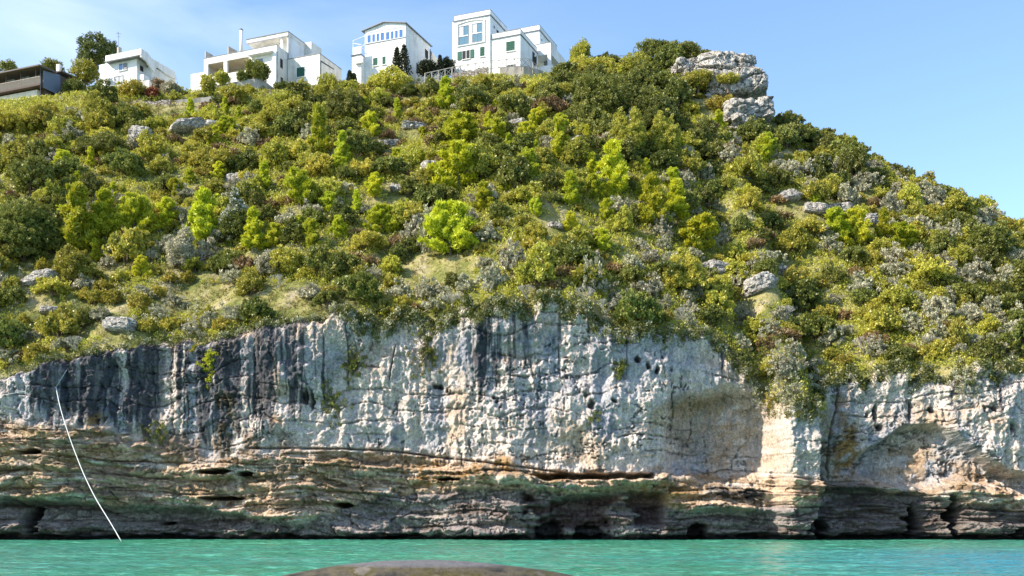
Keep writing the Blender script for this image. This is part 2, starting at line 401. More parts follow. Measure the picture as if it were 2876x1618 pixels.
# fractured blocks
wx = fbm(X*.5, Z*.5, 4, 71)*3.5; wz_ = fbm(X*.6, Z*.6, 4, 72)*3.5
d1, d2, cid = worley(X*.5+wx, Z*.5+wz_, 7)
Yo += (1-low)*(cid-.5)*.5*ss(0, .3, d2-d1)
d1b, d2b, cidb = worley(X*1.7+fbm(X*1.3, Z*1.3, 4, 73)*3.2, Z*1.1+fbm(X*1.3, Z*1.3, 4, 74)*3.2, 17)
cr_a = np.abs(fbm(X*.55, Z*.16, 5, 75, .6)-.5); cr_b = np.abs(fbm(X*.22, Z*.9, 5, 76, .6)-.5)
crack = np.maximum((1-ss(.002, .012, cr_a))*ss(.45, .55, vn(X*.2, Z*.25, 77)), (1-ss(.002, .014, cr_b))*ss(.5, .6, vn(X*.16, Z*.3, 78)))
Yo += (1-low*.4)*((cidb-.5)*.20*ss(0, .3, d2b-d1b)+.45*crack)
hl = (Z*.62+(fbm(X*.12, Z*.15, 4, 83)-.5)*3) % 1.; Yo += (1-low)*ss(.86, 1, hl)*.35*ss(.42, .6, vn(X*.14, Z*.3, 84))
rdg = 1-np.abs(fbm(X*1.6, Z*1.1, 5, 79, .6)-.5)*5; Yo -= rdg*.14*(.5+vn(X*.2, Z*.2, 82))
terr = fbm(X*.45, Z*.45, 4, 80)*9; Yo += (1-low)*(np.floor(terr)+ss(.75, 1, terr % 1))*.16
Yo += (fbm(X*4.2, Z*3.4, 3, 81, .7)-.5)*.24
# strata of the lower face
zz = Z+X*.02+(fbm(X*.09, Z*.2, 4, 91)-.5)*2.4
lay = vn(zz*1.35, np.floor(X*.15+fbm(X*.2, Z*.2, 2, 92)*3)*3.7, 93); lay2 = vn(zz*4.0, X*.12, 94)
bed = np.abs(((zz*.75) % 1.0)-.5)*2; ledge = ss(.75, 1., bed)*ss(.35, .6, vn(X*.16, np.floor(zz*.75), 95))
Yo += low*((lay-.5)*1.5+(lay2-.5)*.55+ledge*.6)
d1c, d2c, cidc = worley(X*.33+fbm(X*.4, Z*.4, 3, 96)*1.5, zz*1.5+fbm(X*.5, Z*.8, 3, 97)*1.2, 27)
Yo += low*((cidc-.5)*.9+.35*(1-ss(0, .1, d2c-d1c)))
d1e, d2e, cide = worley(X*1.1+fbm(X, Z, 3, 98)*1.5, zz*3.2+fbm(X, Z, 3, 99), 37)
Yo += low*((cide-.5)*.5)
# bowl right of the middle, buttress, bay
bowl = el(2030, 1230, 148, 124, pxw+(fbm(px*.03, py*.03, 3, 54)-.5)*40, pyw, .2); Yo += bowl*1.7+el(2030, 1240, 130, 110, px, py, .8)*1.2
Yo += .9*ss(1800, 1950, px)*(1-ss(2120, 2180, px))*(1-low)
but = ss(2168, 2205, pxw)*(1-ss(2285, 2300, pxw)); Yo -= but*3.6*(1-.25*ss(1380, 1440, py))
bay = ss(2280, 2310, pxw)*(1-ss(2420, 2800, px)); Yo += bay*2.2
arch = ss(0, 26, py-np.interp(px, [2300,2500,2560,2640,2700,2780,2840,2950], [1330,1230,1185,1180,1225,1290,1320,1330]))*ss(2330, 2520, px)*(1-low)
Yo += arch*2.8
# overhang, slot, caves, tide notch
left_under = ss(0, 22, py-L2)*(1-ss(640, 900, px)); Yo += left_under*2.6-left_under*ss(1420, 1500, py)*1.1
Yo += low2*.5
jag = (fbm(px*.03, px*0+1, 4, 49, .65)-.5)*34; jag2 = (fbm(px*.025, px*0+5, 4, 50, .65)-.5)*44
slot = gx(1500, 1835, 1333, 1347, px+wob*.2, py+(px-1660)*.02+jag*.35, 5)*ss(.25, .45, fbm(px*.008+3, px*0, 2, 52)); Yo += slot*4.0
led = gx(1400, 1830, 1350, 1378, px, py+np.abs(px-1660)*.06+jag2*.6, 5); Yo -= led*(1.2+jag*.03)
dark_band = gx(1470, 1860, 1392, 1475, pxw, pyw, 14)*ss(.38, .5, fbm(px*.012, py*.03, 3, 48)); Yo += dark_band*3.0
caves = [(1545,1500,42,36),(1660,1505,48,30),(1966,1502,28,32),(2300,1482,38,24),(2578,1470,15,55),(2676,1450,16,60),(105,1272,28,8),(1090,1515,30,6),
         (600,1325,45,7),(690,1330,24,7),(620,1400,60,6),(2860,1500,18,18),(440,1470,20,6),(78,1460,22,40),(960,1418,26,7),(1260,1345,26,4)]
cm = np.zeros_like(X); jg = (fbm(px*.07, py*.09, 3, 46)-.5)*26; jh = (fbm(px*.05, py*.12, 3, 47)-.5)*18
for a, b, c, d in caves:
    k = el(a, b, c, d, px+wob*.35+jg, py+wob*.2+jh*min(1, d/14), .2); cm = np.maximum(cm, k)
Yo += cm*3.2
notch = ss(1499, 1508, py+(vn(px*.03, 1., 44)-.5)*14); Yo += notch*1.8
holes = [(1222,1078,9,5),(1236,1078,7,7),(1252,1092,3,5),(1385,1118,4,4),(1396,1130,5,4),(1406,1145,4,3),(1660,1140,9,12),(1722,1128,5,6),(1790,1010,7,10),
         (1820,1030,6,9),(1845,1042,6,10),(2470,1155,4,8),(2492,1150,6,22),(2504,1195,9,9),(2580,1145,5,28),(2632,1148,9,9),(2756,1150,5,10),(2785,1150,6,9),(2836,1200,8,12),(2500,1050,8,14),
         (850,1110,8,20),(868,1120,5,28),(2460,1080,7,7),(2410,1055,12,6)]
for a, b, c, d in holes:
    Yo += el(a, b, c, d, px+wob*.1+jg*.35, py+jh*.5, .4)*1.0
crk = np.exp(-((px-np.interp(py, [1040,1130,1200,1280,1340], [2385,2382,2362,2355,2353])-wob*.15)/2.2)**2)*gx(2300, 2450, 1040, 1345, px, py, 3); Yo += crk*1.2
crk2 = np.exp(-((py-np.interp(px, [960,1100,1500,1650], [1258,1264,1318,1338])-wob*.08)/2.5)**2)*gx(700, 1700, 1200, 1400, px, py, 20); Yo += crk2*.9
crk3 = np.exp(-((px-np.interp(py, [960,1130,1220], [1104,1076,1070])-wob*.2)/1.8)**2)*gx(1060, 1120, 960, 1060, px, py, 4); Yo += crk3*.7
# rounded lip
Yo += ss(.955, 1., T)**1.5*1.0
Yv = ycl(X)+Yo
# stain map (mineral pigments, lichens, algae; painted shade in recesses, sun on buttress)
def lerp(a, b, m): return a+(np.asarray(b)-a)*m[..., None]
C = np.ones(X.shape+(3,))*np.array((.92, .80, .71))
C = lerp(C, (.76, .58, .43), ss(.45, .7, fbm(px*.008, py*.012, 5, 101)))
C = lerp(C, (.95, .82, .72), ss(.52, .72, fbm(px*.02, py*.03, 5, 102)))
C = lerp(C, (.50, .52, .58), .7*ss(.50, .66, fbm(px*.013, py*.006, 5, 103))*(1-low))
C = lerp(C, (.62, .51, .43), .8*bowl*ss(.3, .6, fbm(px*.02, py*.02, 4, 104)))
C = lerp(C, (.36, .27, .14), .7*gx(1880, 2060, 1108, 1150, pxw, pyw, 14))
# dark algae streaks hanging from the rim
si = .88*np.interp(px, [-200,0,120,150,400,440,520,590,640,690,745,780,830,880,1000,1150,1200,1260,1340,1500,1560,1700,1900,2300,2500,2700,2876],
                   [.5,.42,.5,.85,.8,.62,.55,.62,.86,.62,.70,.62,.72,.62,.32,.34,.5,.62,.66,.60,.42,.42,.30,.30,.38,.5,.42])
st = .5*fbm(pxw*.028, py*.0016, 4, 111)+.5*fbm((px+wob*.15)*.10, py*.003, 4, 112, .6)
depth = np.clip((py-np.interp(px, [p[0] for p in ct], [p[1] for p in ct]))/(L1-np.interp(px, [p[0] for p in ct], [p[1] for p in ct])), 0, 1)
ln = np.interp(px, [0,150,400,450,900,1100,1300,1500,1700,1900], [.6,.9,.95,.8,.8,.4,.5,.45,.35,.2])
thr = 1.06-si*.92+.45*np.maximum(depth-ln*.75, 0)/.4*.5
strk = ss(-.03, .05, st*1.15-thr+.0)*(1-ss(ln, ln+.22, depth+(vn(px*.06, 0, 113)-.5)*.5))*(1-low)
strk *= .7+.3*ss(.3, .5, fbm(px*.12, py*.02, 4, 114))
C = lerp(C, (.075, .075, .088), np.clip(strk*.95, 0, 1))
for a, w, y0, y1, s_ in [(762,13,930,1235,.95),(800,9,880,1060,.8),(618,20,1010,1080,.8),(690,10,960,1130,.7),(1346,5,900,1190,.95),(1366,5,930,1110,.8),(1326,5,930,1090,.7),(1425,5,930,1080,.8),
                        (1312,4,930,1120,.6),(1300,8,900,960,.7),(425,16,950,1210,.8),(190,14,1010,1180,.9),(240,22,990,1180,.8),(300,26,980,1190,.75),(370,18,965,1130,.7),(1645,8,1080,1150,.6)]:
    C = lerp(C, (.055, .065, .085), s_*np.exp(-((pxw-a)/w)**2)*ss(y0-10, y0+10, py)*(1-ss(y1-45, y1+15, py))*(.6+.4*ss(.35, .5, fbm(px*.08, py*.03, 3, 115))))
for a, b, rx, ry in [(1285,1000,45,70),(1500,960,90,35),(1600,1060,50,80),(1690,1200,30,45),(1100,1200,25,40),(1250,980,40,60),(1440,1130,60,20)]:
    C = lerp(C, (.36, .38, .47), .7*el(a, b, rx, ry, pxw, pyw, .6)*ss(.35, .6, fbm(px*.05, py*.03, 4, 116)))
# brown stain zone at left between streaks and strata
C = lerp(C, (.30, .20, .13), .85*ss(-10, 30, py-1200)*(1-ss(700, 950, px))*ss(.40, .58, fbm(px*.02, py*.012, 5, 121))*(1-ss(1330, 1350, py)))
C = lerp(C, (.15, .115, .06), .85*gx(598, 650, 1100, 1290, pxw, py, 12)*ss(.35, .5, fbm(px*.05, py*.02, 4, 125)))
# strata colours
so = fbm(px*.006, zz*1.1, 5, 131)
CL = np.ones(X.shape+(3,))*np.array((.88, .63, .43))
CL = lerp(CL, (.50, .35, .22), ss(.45, .65, so)); CL = lerp(CL, (.95, .82, .68), ss(.56, .70, fbm(px*.012, zz*2.2, 5, 132)))
CL = lerp(CL, (.60, .43, .22), .7*ss(.5, .68, fbm(px*.01, py*.02, 4, 133))*(1-ss(500, 900, px)))
CL = lerp(CL, (.20, .15, .12), .7*ss(.62, .72, fbm(px*.01, zz*3.5, 5, 134)))
C = C*(1-low[..., None])+CL*low[..., None]
for a, b, rx, ry, s_ in [(1190,1335,55,45,.8),(1330,1320,60,28,.7),(1420,1305,60,28,.8),(1540,1335,60,18,.6),(1850,1385,60,40,.9),(1930,1400,60,28,.6),(2395,1120,18,60,.6),(2410,1260,42,85,.95),
                        (2350,1230,18,80,.7),(2570,1300,60,55,.55),(2700,1330,90,55,.5),(2800,1360,70,40,.5),(2020,1330,60,16,.7),(270,1195,18,30,.8),(290,1270,40,22,.6),(30,1260,25,25,.7),(940,1300,60,40,.4),
                        (780,1180,18,18,.5),(1160,1400,60,14,.6),(2200,1080,20,12,.5),(2620,1250,30,60,.4),(1500,1200,120,40,.15)]:
    C = lerp(C, (.50, .27, .07), s_*el(a, b, rx, ry, pxw, pyw, .6)*ss(.30, .55, fbm(px*.05, py*.05, 4, 141)))
C = lerp(C, (.42, .39, .27), .5*gx(2330, 2370, 1110, 1340, pxw, py, 10))
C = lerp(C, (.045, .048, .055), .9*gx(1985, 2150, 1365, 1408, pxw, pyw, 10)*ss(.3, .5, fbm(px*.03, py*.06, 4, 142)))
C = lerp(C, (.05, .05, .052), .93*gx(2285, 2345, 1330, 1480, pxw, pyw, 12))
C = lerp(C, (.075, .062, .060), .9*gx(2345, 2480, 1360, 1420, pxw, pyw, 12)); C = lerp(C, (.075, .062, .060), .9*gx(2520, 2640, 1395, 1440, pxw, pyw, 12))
CD = np.ones(X.shape+(3,))*np.array((.40, .345, .33))
CD = lerp(CD, (.60, .53, .46), ss(.5, .7, fbm(px*.012, zz*2., 5, 151))*ss(800, 1000, px)); CD = lerp(CD, (.20, .16, .14), ss(.5, .7, fbm(px*.01, zz*1.6, 5, 152)))
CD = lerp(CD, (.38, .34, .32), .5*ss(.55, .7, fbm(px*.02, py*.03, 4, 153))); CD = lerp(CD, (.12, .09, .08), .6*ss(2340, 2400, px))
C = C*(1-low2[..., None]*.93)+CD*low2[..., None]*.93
C = lerp(C, (.24, .14, .13), .75*dark_band)  # recess shade painted on, reddened against the sea's green bounce
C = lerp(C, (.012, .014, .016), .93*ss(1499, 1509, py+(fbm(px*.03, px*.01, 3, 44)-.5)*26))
C = lerp(C, (.80, .78, .72), .5*but*ss(1140, 1160, py)*(1-ss(1320, 1370, py)))  # pale tone of the sunlit buttress face painted into the colour
C = lerp(C, (.14, .14, .14), .45*crack*(1-low)); C *= (.84+.32*cidb*.6+.2*cid*.5)[..., None]
C = lerp(C, (.03, .03, .035), .8*cm)  # cave darkness painted in on top of the carved depth
for a, b, c, d in holes: C = lerp(C, (.05, .05, .055), .7*el(a, b, c, d, px+wob*.1+jg*.35, py+jh*.5, .4))  # inner shade of the holes painted in
C = lerp(C, (.05, .05, .05), .6*np.clip(crk+crk2*.6+crk3, 0, 1))  # shade of the deep crevices painted along their lines
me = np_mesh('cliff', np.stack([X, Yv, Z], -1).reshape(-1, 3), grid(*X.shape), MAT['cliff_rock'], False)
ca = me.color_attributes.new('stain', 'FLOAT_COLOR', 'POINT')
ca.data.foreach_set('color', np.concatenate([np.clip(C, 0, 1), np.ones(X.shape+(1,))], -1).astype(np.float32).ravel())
tag(link('cliff', me), kind='structure')
CLIFF_Y = Yv; CLIFF_XS = xs; CLIFF_ZT = ztop
def cliff_pt(px_, py_, off=0.):
    """point on the cliff face seen at a photo position"""
    x = (px_-1438)/F*YC
    j = int(round((x-xs[0])/.09)); j = max(0, min(len(xs)-1, j)); z = EYE+(HZ-py_)/F*YC
    i = int(np.clip((z+1.5)/(ztop[0, j]+1.5)*(nt_-1), 0, nt_-1)); y = float(Yv[i, j])
    return ((px_-1438)/F*(y+off), y+off, EYE+(HZ-py_)/F*(y+off))

# hillside
_e = Yv[-1]; _e = np.convolve(np.pad(_e, 10, 'edge'), np.ones(21)/21, 'valid')
def ycl(x): return np.interp(x, CXS, _e)
CXS = xs.copy()
hx = np.concatenate([np.arange(-140, -60, 1.5), np.arange(-60, 66, .3), np.arange(66, 160, 1.5)]); ds = np.concatenate([np.array([0, .25, .5, .8, 1.1]), np.arange(1.5, 75, .6), np.arange(76, 200, 4)])
XH, DH = np.meshgrid(hx, ds)
e_raw = np.interp(hx, CXS, Yv[-1]); top_raw = np.interp(hx, CXS, ztop[-1])
Yg = ycl(XH)+DH; Yg[0] = e_raw+.05; Zg = zt(XH, Yg); Zg[0] = top_raw-.08
wz = np.clip(DH/1.5, 0, 1); Zg = Zg*wz+(top_raw[None]-.08)*(1-wz)+.0
Zg[1:] += ((fbm(XH*.8, Yg*.8, 4, 171)-.5)*.9)[1:]*(DH[1:] < 70)
me = np_mesh('hillside', np.stack([XH, Yg, Zg], -1).reshape(-1, 3), grid(*XH.shape), MAT['dry_soil'], True)
tag(link('hillside', me), kind='structure')

# ------------------------------------------------------------------ foliage meshes
rng = np.random.default_rng(7)
def leafset(cen, rad, n, L, Wd, out_w=.6, up_w=.3, r=None):
    r = r or rng
    cen = np.asarray(cen, float); rad = np.broadcast_to(np.asarray(rad, float), (len(cen),))
    c = np.repeat(cen, n, 0); rr = np.repeat(rad, n)
    d = r.normal(size=c.shape); d /= np.linalg.norm(d, axis=1, keepdims=True)
    p = c+d*(rr*(.45+.55*r.random(len(c))))[:, None]
    a = d*out_w+np.array([0, 0, up_w])+r.normal(size=c.shape)*.45; a /= np.linalg.norm(a, axis=1, keepdims=True)
    b = np.cross(a, r.normal(size=c.shape)); b /= np.linalg.norm(b, axis=1, keepdims=True)
    s = (.7+.6*r.random(len(c)))[:, None]
    V = np.stack([p-a*L/2*s, p+b*Wd/2*s, p+a*L/2*s, p-b*Wd/2*s], 1).reshape(-1, 3)
    Q = np.arange(len(V)).reshape(-1, 4)
    return V, Q
def tubes_np(list_of, n=5):
    mb = MB()
    for pts, rad in list_of: mb.tube(pts, rad, n, cap=False)
    return np.array(mb.v), np.array(mb.f)
def merge(*parts):
    Vs = []; Qs = []; M = []; k = 0
    for i, (V, Q) in enumerate(parts):
        Vs.append(V); Qs.append(Q+k); M.append(np.full(len(Q), i)); k += len(V)
    return np.concatenate(Vs), np.concatenate(Qs), np.concatenate(M)
def shrub_mesh(name, mat, R, H, tufts, n, L, Wd, seed, spiky=0., hollow=.5, flowers=None, tr=.24, up=.35):
    r = np.random.default_rng(seed)
    th = r.random(tufts)*2*math.pi; cz = r.random(tufts)**.8; sr = np.sqrt(np.clip(1-cz**2*.95, 0, 1))
    lob = .62+.6*vn(th*1.3+seed, cz*2.3, seed)+spiky*(r.random(tufts)-.3)
    rad = (hollow+(1-hollow)*r.random(tufts)**.5)*lob
    cen = np.stack([np.cos(th)*sr*rad*R, np.sin(th)*sr*rad*R, .12*H+cz*rad*H*.88], 1)
    lv = leafset(cen, tr*(.7+.6*r.random(tufts)), n, L, Wd, .7, up, r)
    br = []
    for k in range(7):
        c = cen[r.integers(len(cen))]; br.append(([(0, 0, -.4), tuple(c*.5+np.array([0, 0, .05])), tuple(c*.95)], [.05, .03, .012]))
    parts = [lv, tubes_np(br, 4)]; mats = [MAT[mat], MAT['bark']]
    if flowers:
        sel = cen[np.argsort(-(cen[:, 2]-cen[:, 0]*.4))[:int(tufts*.4)]]
        parts.append(leafset(sel+np.array([0, 0, .06]), tr, n//2, L*.9, Wd*1.3, .8, .5, r)); mats.append(MAT[flowers])
    V, Q, M = merge(*parts)
    return np_mesh(name, V, Q, mats, False, M)
def pine_crown(seed, R, H, nb, slim=.6):
    r = np.random.default_rng(seed); cen = []; rad = []
    tops = [(0, 0, H)]+[(r.normal()*R*.35, r.normal()*R*.35, H*(.72+.22*r.random())) for _ in range(2)]
    for k in range(nb):
        h = .06+.9*r.random(); a = r.random()*2*math.pi
        ln = R*(1-h)**slim*(.55+.6*r.random())
        for q in range(5):
            f = .35+.65*q/4
            cen.append((math.cos(a)*ln*f, math.sin(a)*ln*f, H*h+ln*f*.55*(.6+.5*r.random())-.1)); rad.append(.22+.12*(1-f)+.1*r.random())
    for tx, ty, tz in tops:
        for q in range(6):
            f = q/5; cen.append((tx*f+r.normal()*.1, ty*f+r.normal()*.1, tz*(.55+.45*f))); rad.append(.30-.2*f)
    return leafset(cen, rad, 58, .32, .095, .75, .7, r)
def make_pine(name, seed, R, H, nb, mat='pine_needles', slim=.6):
    root = empty(name, (0, 0, 0))
    V, Q = pine_crown(seed, R, H, nb, slim)
    link('crown', np_mesh('pine_crown', V, Q, MAT[mat]), root)
    mb = MB(); mb.tube([(0, 0, -.8), (.05, 0, H*.4), (0, .05, H*.9)], [.13, .09, .03], 6)
    for k in range(8):
        a = k*2.4; h = H*(.15+.08*k); mb.tube([(0, 0, h), (math.cos(a)*R*.5*(1-k*.09), math.sin(a)*R*.5*(1-k*.09), h+.5)], [.04, .015], 4)
    mb.build('trunk', MAT['bark'], root)
    return root
def copy_tree(o, parent=None):
    c = o.copy(); COL.objects.link(c); c.parent = parent
    for ch in list(o.children): copy_tree(ch, c)
    return c

# ------------------------------------------------------------------ houses
AZ = math.radians(-21.9); U = Vector((math.cos(AZ), math.sin(AZ), 0)); VV = Vector((-math.sin(AZ), math.cos(AZ), 0))
R_ = {1: (0, 60), 2: (500, 60), 3: (960, 30), 4: (1180, 0)}; ZS = 4.6
class House:
    def __init__(s, name, label, reg, zx, zy, Y, cat='house'):
        s.reg = reg; s.A = Vector(P(*s.pp(zx, zy), Y)); s.o = empty(name, s.A, AZ); tag(s.o, label, cat)
    def pp(s, zx, zy): ox, oy = R_[s.reg]; return ox+zx/ZS, oy+zy/ZS
    def ray(s, zx, zy): a, b = s.pp(zx, zy); return Vector(((a-1438)/F, 1, (HZ-b)/F))
    def f(s, zx, zy, v=0):      # a point of the front plane v: gives (u, z)
        d = s.ray(zx, zy); t_ = (v+s.A.dot(VV)-0)/d.dot(VV); p_ = Vector((0, 0, EYE))+d*t_
        return (p_-s.A).dot(U), p_.z-s.A.z
    def s_(s, zx, zy, u=0):     # a point of the side plane u: gives (v, z)
        d = s.ray(zx, zy); t_ = (u+s.A.dot(U))/d.dot(U); p_ = Vector((0, 0, EYE))+d*t_
        return (p_-s.A).dot(VV), p_.z-s.A.z
    def box(s, name, mat, u0, u1, v0, v1, z0, z1, parent=None, bevel=0):
        return MB().box(u0, u1, v0, v1, z0, z1).build(name, MAT[mat], parent or s.o, bevel=bevel)
    def win(s, x0, x1, yt, yb, v=0, kind='pane', frame='white_paint', div=2, glass='window_glass', sill=True, name='window', surround=None):
        u0, zt_ = s.f(x0, yt, v); u1, _ = s.f(x1, yt, v); _, zb = s.f(x0, yb, v)
        fw = .07; mb = MB()
        mb.box(u0-fw, u0, v-.06, v+.05, zb-fw, zt_+fw).box(u1, u1+fw, v-.06, v+.05, zb-fw, zt_+fw)
        mb.box(u0, u1, v-.06, v+.05, zt_, zt_+fw).box(u0, u1, v-.06, v+.05, zb-fw, zb)
        w = mb.build(name, MAT[frame], s.o)
        if kind == 'pane':
            MB().box(u0, u1, v-.015, v+.03, zb, zt_).build('pane', MAT[glass], w)
            m2 = MB()
            for k in range(1, div): x = u0+(u1-u0)*k/div; m2.box(x-.035, x+.035, v-.05, v-.02, zb, zt_)
            if div > 1: m2.build('mullion', MAT[frame], w)
        else:
            hw = (u1-u0)/2
            for k in range(2 if kind == 'shutter2' else 1):
                a = u0+hw*k if kind == 'shutter2' else u0; b = a+hw if kind == 'shutter2' else u1
                mb2 = MB().box(a+.01, b-.01, v-.05, v-.01, zb, zt_)
                k2 = zb+.05
                while k2 < zt_-.05: mb2.box(a+.06, b-.06, v-.07, v-.052, k2, k2+.05); k2 += .10
                mb2.build('shutter', MAT['shutter_slats'], w)
        if sill: MB().box(u0-.12, u1+.12, v-.16, v-.062, zb-.15, zb-.075).build('sill', MAT['cream_plaster'], w)
        return w, (u0, u1, zb, zt_)
    def swin(s, x0, x1, yt, yb, u=0, mat='dark_metal', pane='dark_room', name='window'):
        v0, zt_ = s.s_(x0, yt, u); v1, _ = s.s_(x1, yt, u); _, zb = s.s_(x0, yb, u)
        fw = .06; mb = MB().box(u-.04, u+.05, v0-fw, v0, zb-fw, zt_+fw).box(u-.04, u+.05, v1, v1+fw, zb-fw, zt_+fw).box(u-.04, u+.05, v0, v1, zt_, zt_+fw).box(u-.04, u+.05, v0, v1, zb-fw, zb)
        w = mb.build(name, MAT[mat], s.o); MB().box(u-.03, u+.015, v0, v1, zb, zt_).build('pane', MAT[pane], w); return w
    def roofset(s, u0, u1, v0, v1, zc, zp, back=None):
        """cornice slab at zc and parapet up to zp around a flat roof"""
        s.box('cornice', 'grey_trim', u0-.22, u1+.14, v0-.18, v1+.1, zc-.03, zc+.07)
        mb = MB(); tck = .22; za = zc+.072
        mb.box(u0, u1, v0, v0+tck, za, zp).box(u0, u1, v1-tck, v1, za, zp).box(u0, u0+tck, v0+tck, v1-tck, za, zp).box(u1-tck, u1, v0+tck, v1-tck, za, zp)
        p_ = mb.build('parapet', MAT['white_plaster'], s.o)
        mb = MB(); o_ = .04
        mb.box(u0-o_, u1+o_, v0-o_, v0+tck+o_, zp, zp+.05).box(u0-o_, u1+o_, v1-tck-o_, v1+o_, zp, zp+.05).box(u0-o_, u0+tck+o_, v0+tck+o_, v1-tck-o_, zp, zp+.05).box(u1-tck-o_, u1+o_, v0+tck+o_, v1-tck-o_, zp, zp+.05)
        mb.build('coping', MAT['grey_trim'], p_)

# --- white tower house at the right end
h = House('tower_house', 'white three storey tower house with green shutters at the right end of the row', 4, 903, 870, 165)
uL, zb = h.f(415, 985); zbase = zb-5
zc = h.s_(903, 195)[1]; zp = h.f(890, 125)[1]; vd = h.s_(1120, 395)[0]
h.box('wall', 'white_plaster', uL, 0, 0, vd, zbase, zc-.03)
h.roofset(uL+.35, .02, 0.0, vd, zc, zp)
for x0, x1, yt, yb, ym in ((503, 622, 352, 590, 478), (678, 797, 316, 548, 440)):
    w, (a, b, z0, z1) = h.win(x0, x1, yt, yb, 0, 'pane', 'grey_trim', 2, 'teal_glass', False)
    zm = h.f(x0, ym)[1]; MB().box(a, b, -.075, -.055, zm-.06, zm+.06).build('transom', MAT['white_paint'], w)
    MB().box(a+.04, (a+b)/2-.04, -.03, -.018, zm+.1, z1-.05).build('curtain', MAT['curtain'], w)
a0, zt0 = h.f(478, 318); b0 = h.f(835, 300)[0]; zb0 = h.f(478, 600)[1]
mb = MB().box(a0-.05, a0+.12, -.12, 0, zb0, zt0).box(b0-.12, b0+.05, -.12, 0, zb0, zt0).box(a0-.05, b0+.05, -.16, 0, zb0-.12, zb0-.002)
n = 10; pts = [(a0-.05+(b0-a0+.1)*i/n, zt0+.28*math.sin(math.pi*i/n)) for i in range(n+1)]
mb.prism(pts+[(p_[0], p_[1]-.14) for p_ in pts[::-1]], 'y', -.14, 0)
mb.build('window_surround', MAT['white_plaster'], h.o)
w, (a, b, z0, z1) = h.win(547, 643, 663, 770, 0, 'pane', 'white_paint', 2, 'dark_room', True)
sh = MB(); us = h.f(484, 700)[0]; ue = h.f(695, 700)[0]
MB().box(us, a-.075, -.1, -.05, z0, z1).build('shutter', MAT['shutter_slats'], w); MB().box(b+.075, ue, -.1, -.05, z0, z1).build('shutter', MAT['shutter_slats'], w)
h.win(775, 835, 613, 733, 0, 'shutter')
vs, zs = h.s_(955, 350); h.swin(990, 1030, 390, 425)
MB().box(0, .12, vs-.12, vs+.12, zs-.15, zs+.15).build('wall_lamp', MAT['grey_trim'], h.o)
# wing
vw = .25; uW, _ = h.f(1293, 500, vw); zcw = h.f(1290, 447, vw)[1]; zpw = h.f(1280, 378, vw)[1]; vwe, _ = h.s_(1512, 665, uW)
h.box('wing_wall', 'white_plaster', 0.03, uW, vw, vwe, zbase, zcw-.03)
h.roofset(0.30, uW, vw, vwe, zcw, zpw)
h.win(1112, 1225, 545, 668, vw, 'shutter2')
h.win(1115, 1225, 853, 876, vw, 'pane', 'grey_trim', 2, 'dark_room', False, name='basement_window')
d_ = h.swin(1452, 1500, 668, 815, uW, 'dark_metal', 'dark_room', 'door')
vs, zs = h.s_(1465, 722, uW)
mb = MB().tube([(uW+.01, vs, zs+.1), (uW+.3, vs, zs+.1)], .03); mb.build('lamp_bracket', MAT['white_paint'], h.o)
mb = MB().tube([(uW+.3, vs, zs-.2), (uW+.3, vs, zs-.12), (uW+.3, vs, zs+.12), (uW+.3, vs, zs+.2)], [.08, .17, .17, .08], 8); mb.build('globe_lamp', MAT['white_paint'], h.o)
# portico and rear block
vC = vwe+.3; uC, _ = h.f(1685, 700, vC); zpC = h.f(1600, 562, vC)[1]; zo = h.f(1645, 700, vC)[1]; zf = h.f(1600, 858, vC)[1]; vCe, _ = h.s_(1890, 775, uC)
h.box('portico_beam', 'white_plaster', uW-.6, uC, vC, vCe, zo, zpC)
h.box('portico_floor', 'white_plaster', uW-.6, uC, vC, vCe, zbase, zf)
ui = h.f(1645, 700, vC)[0]; ul = h.f(1512, 700, vC)[0]
h.box('pillar', 'white_plaster', ui, uC, vC, vC+.5, zf, zo); h.box('pillar', 'white_plaster', ul-.5, ul, vC, vC+.4, zf, zo)
vs1, _ = h.s_(1835, 830, uC)
h.box('rear_wall', 'cream_plaster', uW-.6, uC-.02, max(vC+3.2, vs1), vCe-.01, zf, zo); h.box('rear_wall', 'cream_plaster', uW-.6, uC-1.6, vC+2.4, vC+2.6, zf, zo)
MB().box(ul+.3, ul+1.2, vC+2.34, vC+2.39, zf, zf+2).build('door', MAT['grey_trim'], h.o)
MB().box(uW-.6, uC+.05, vC-.05, vC+.25, zpC, zpC+.06).build('coping', MAT['grey_trim'], h.o)
vB = vC+1.8; uB, _ = h.f(1540, 420, vB); zcB = h.f(1540, 393, vB)[1]; zpB = h.f(1528, 325, vB)[1]; vBe, _ = h.s_(1768, 580, uB)
h.box('rear_block_wall', 'white_plaster', uB-6.5, uB, vB, vBe, zpC-.6, zcB-.03)
h.roofset(uB-6.5, uB, vB, vBe, zcB, zpB)
vs, zs = h.s_(1567, 520, uB); MB().box(uB, uB+.1, vs-.15, vs+.15, zs-.12, zs+.12).build('wall_lamp', MAT['grey_trim'], h.o)
MB().box(ul-1, h.f(1745, 870, vC-1)[0], vC-2.2, vC-.002, zbase, zf-.9).build('step_block', MAT['white_plaster'], h.o)

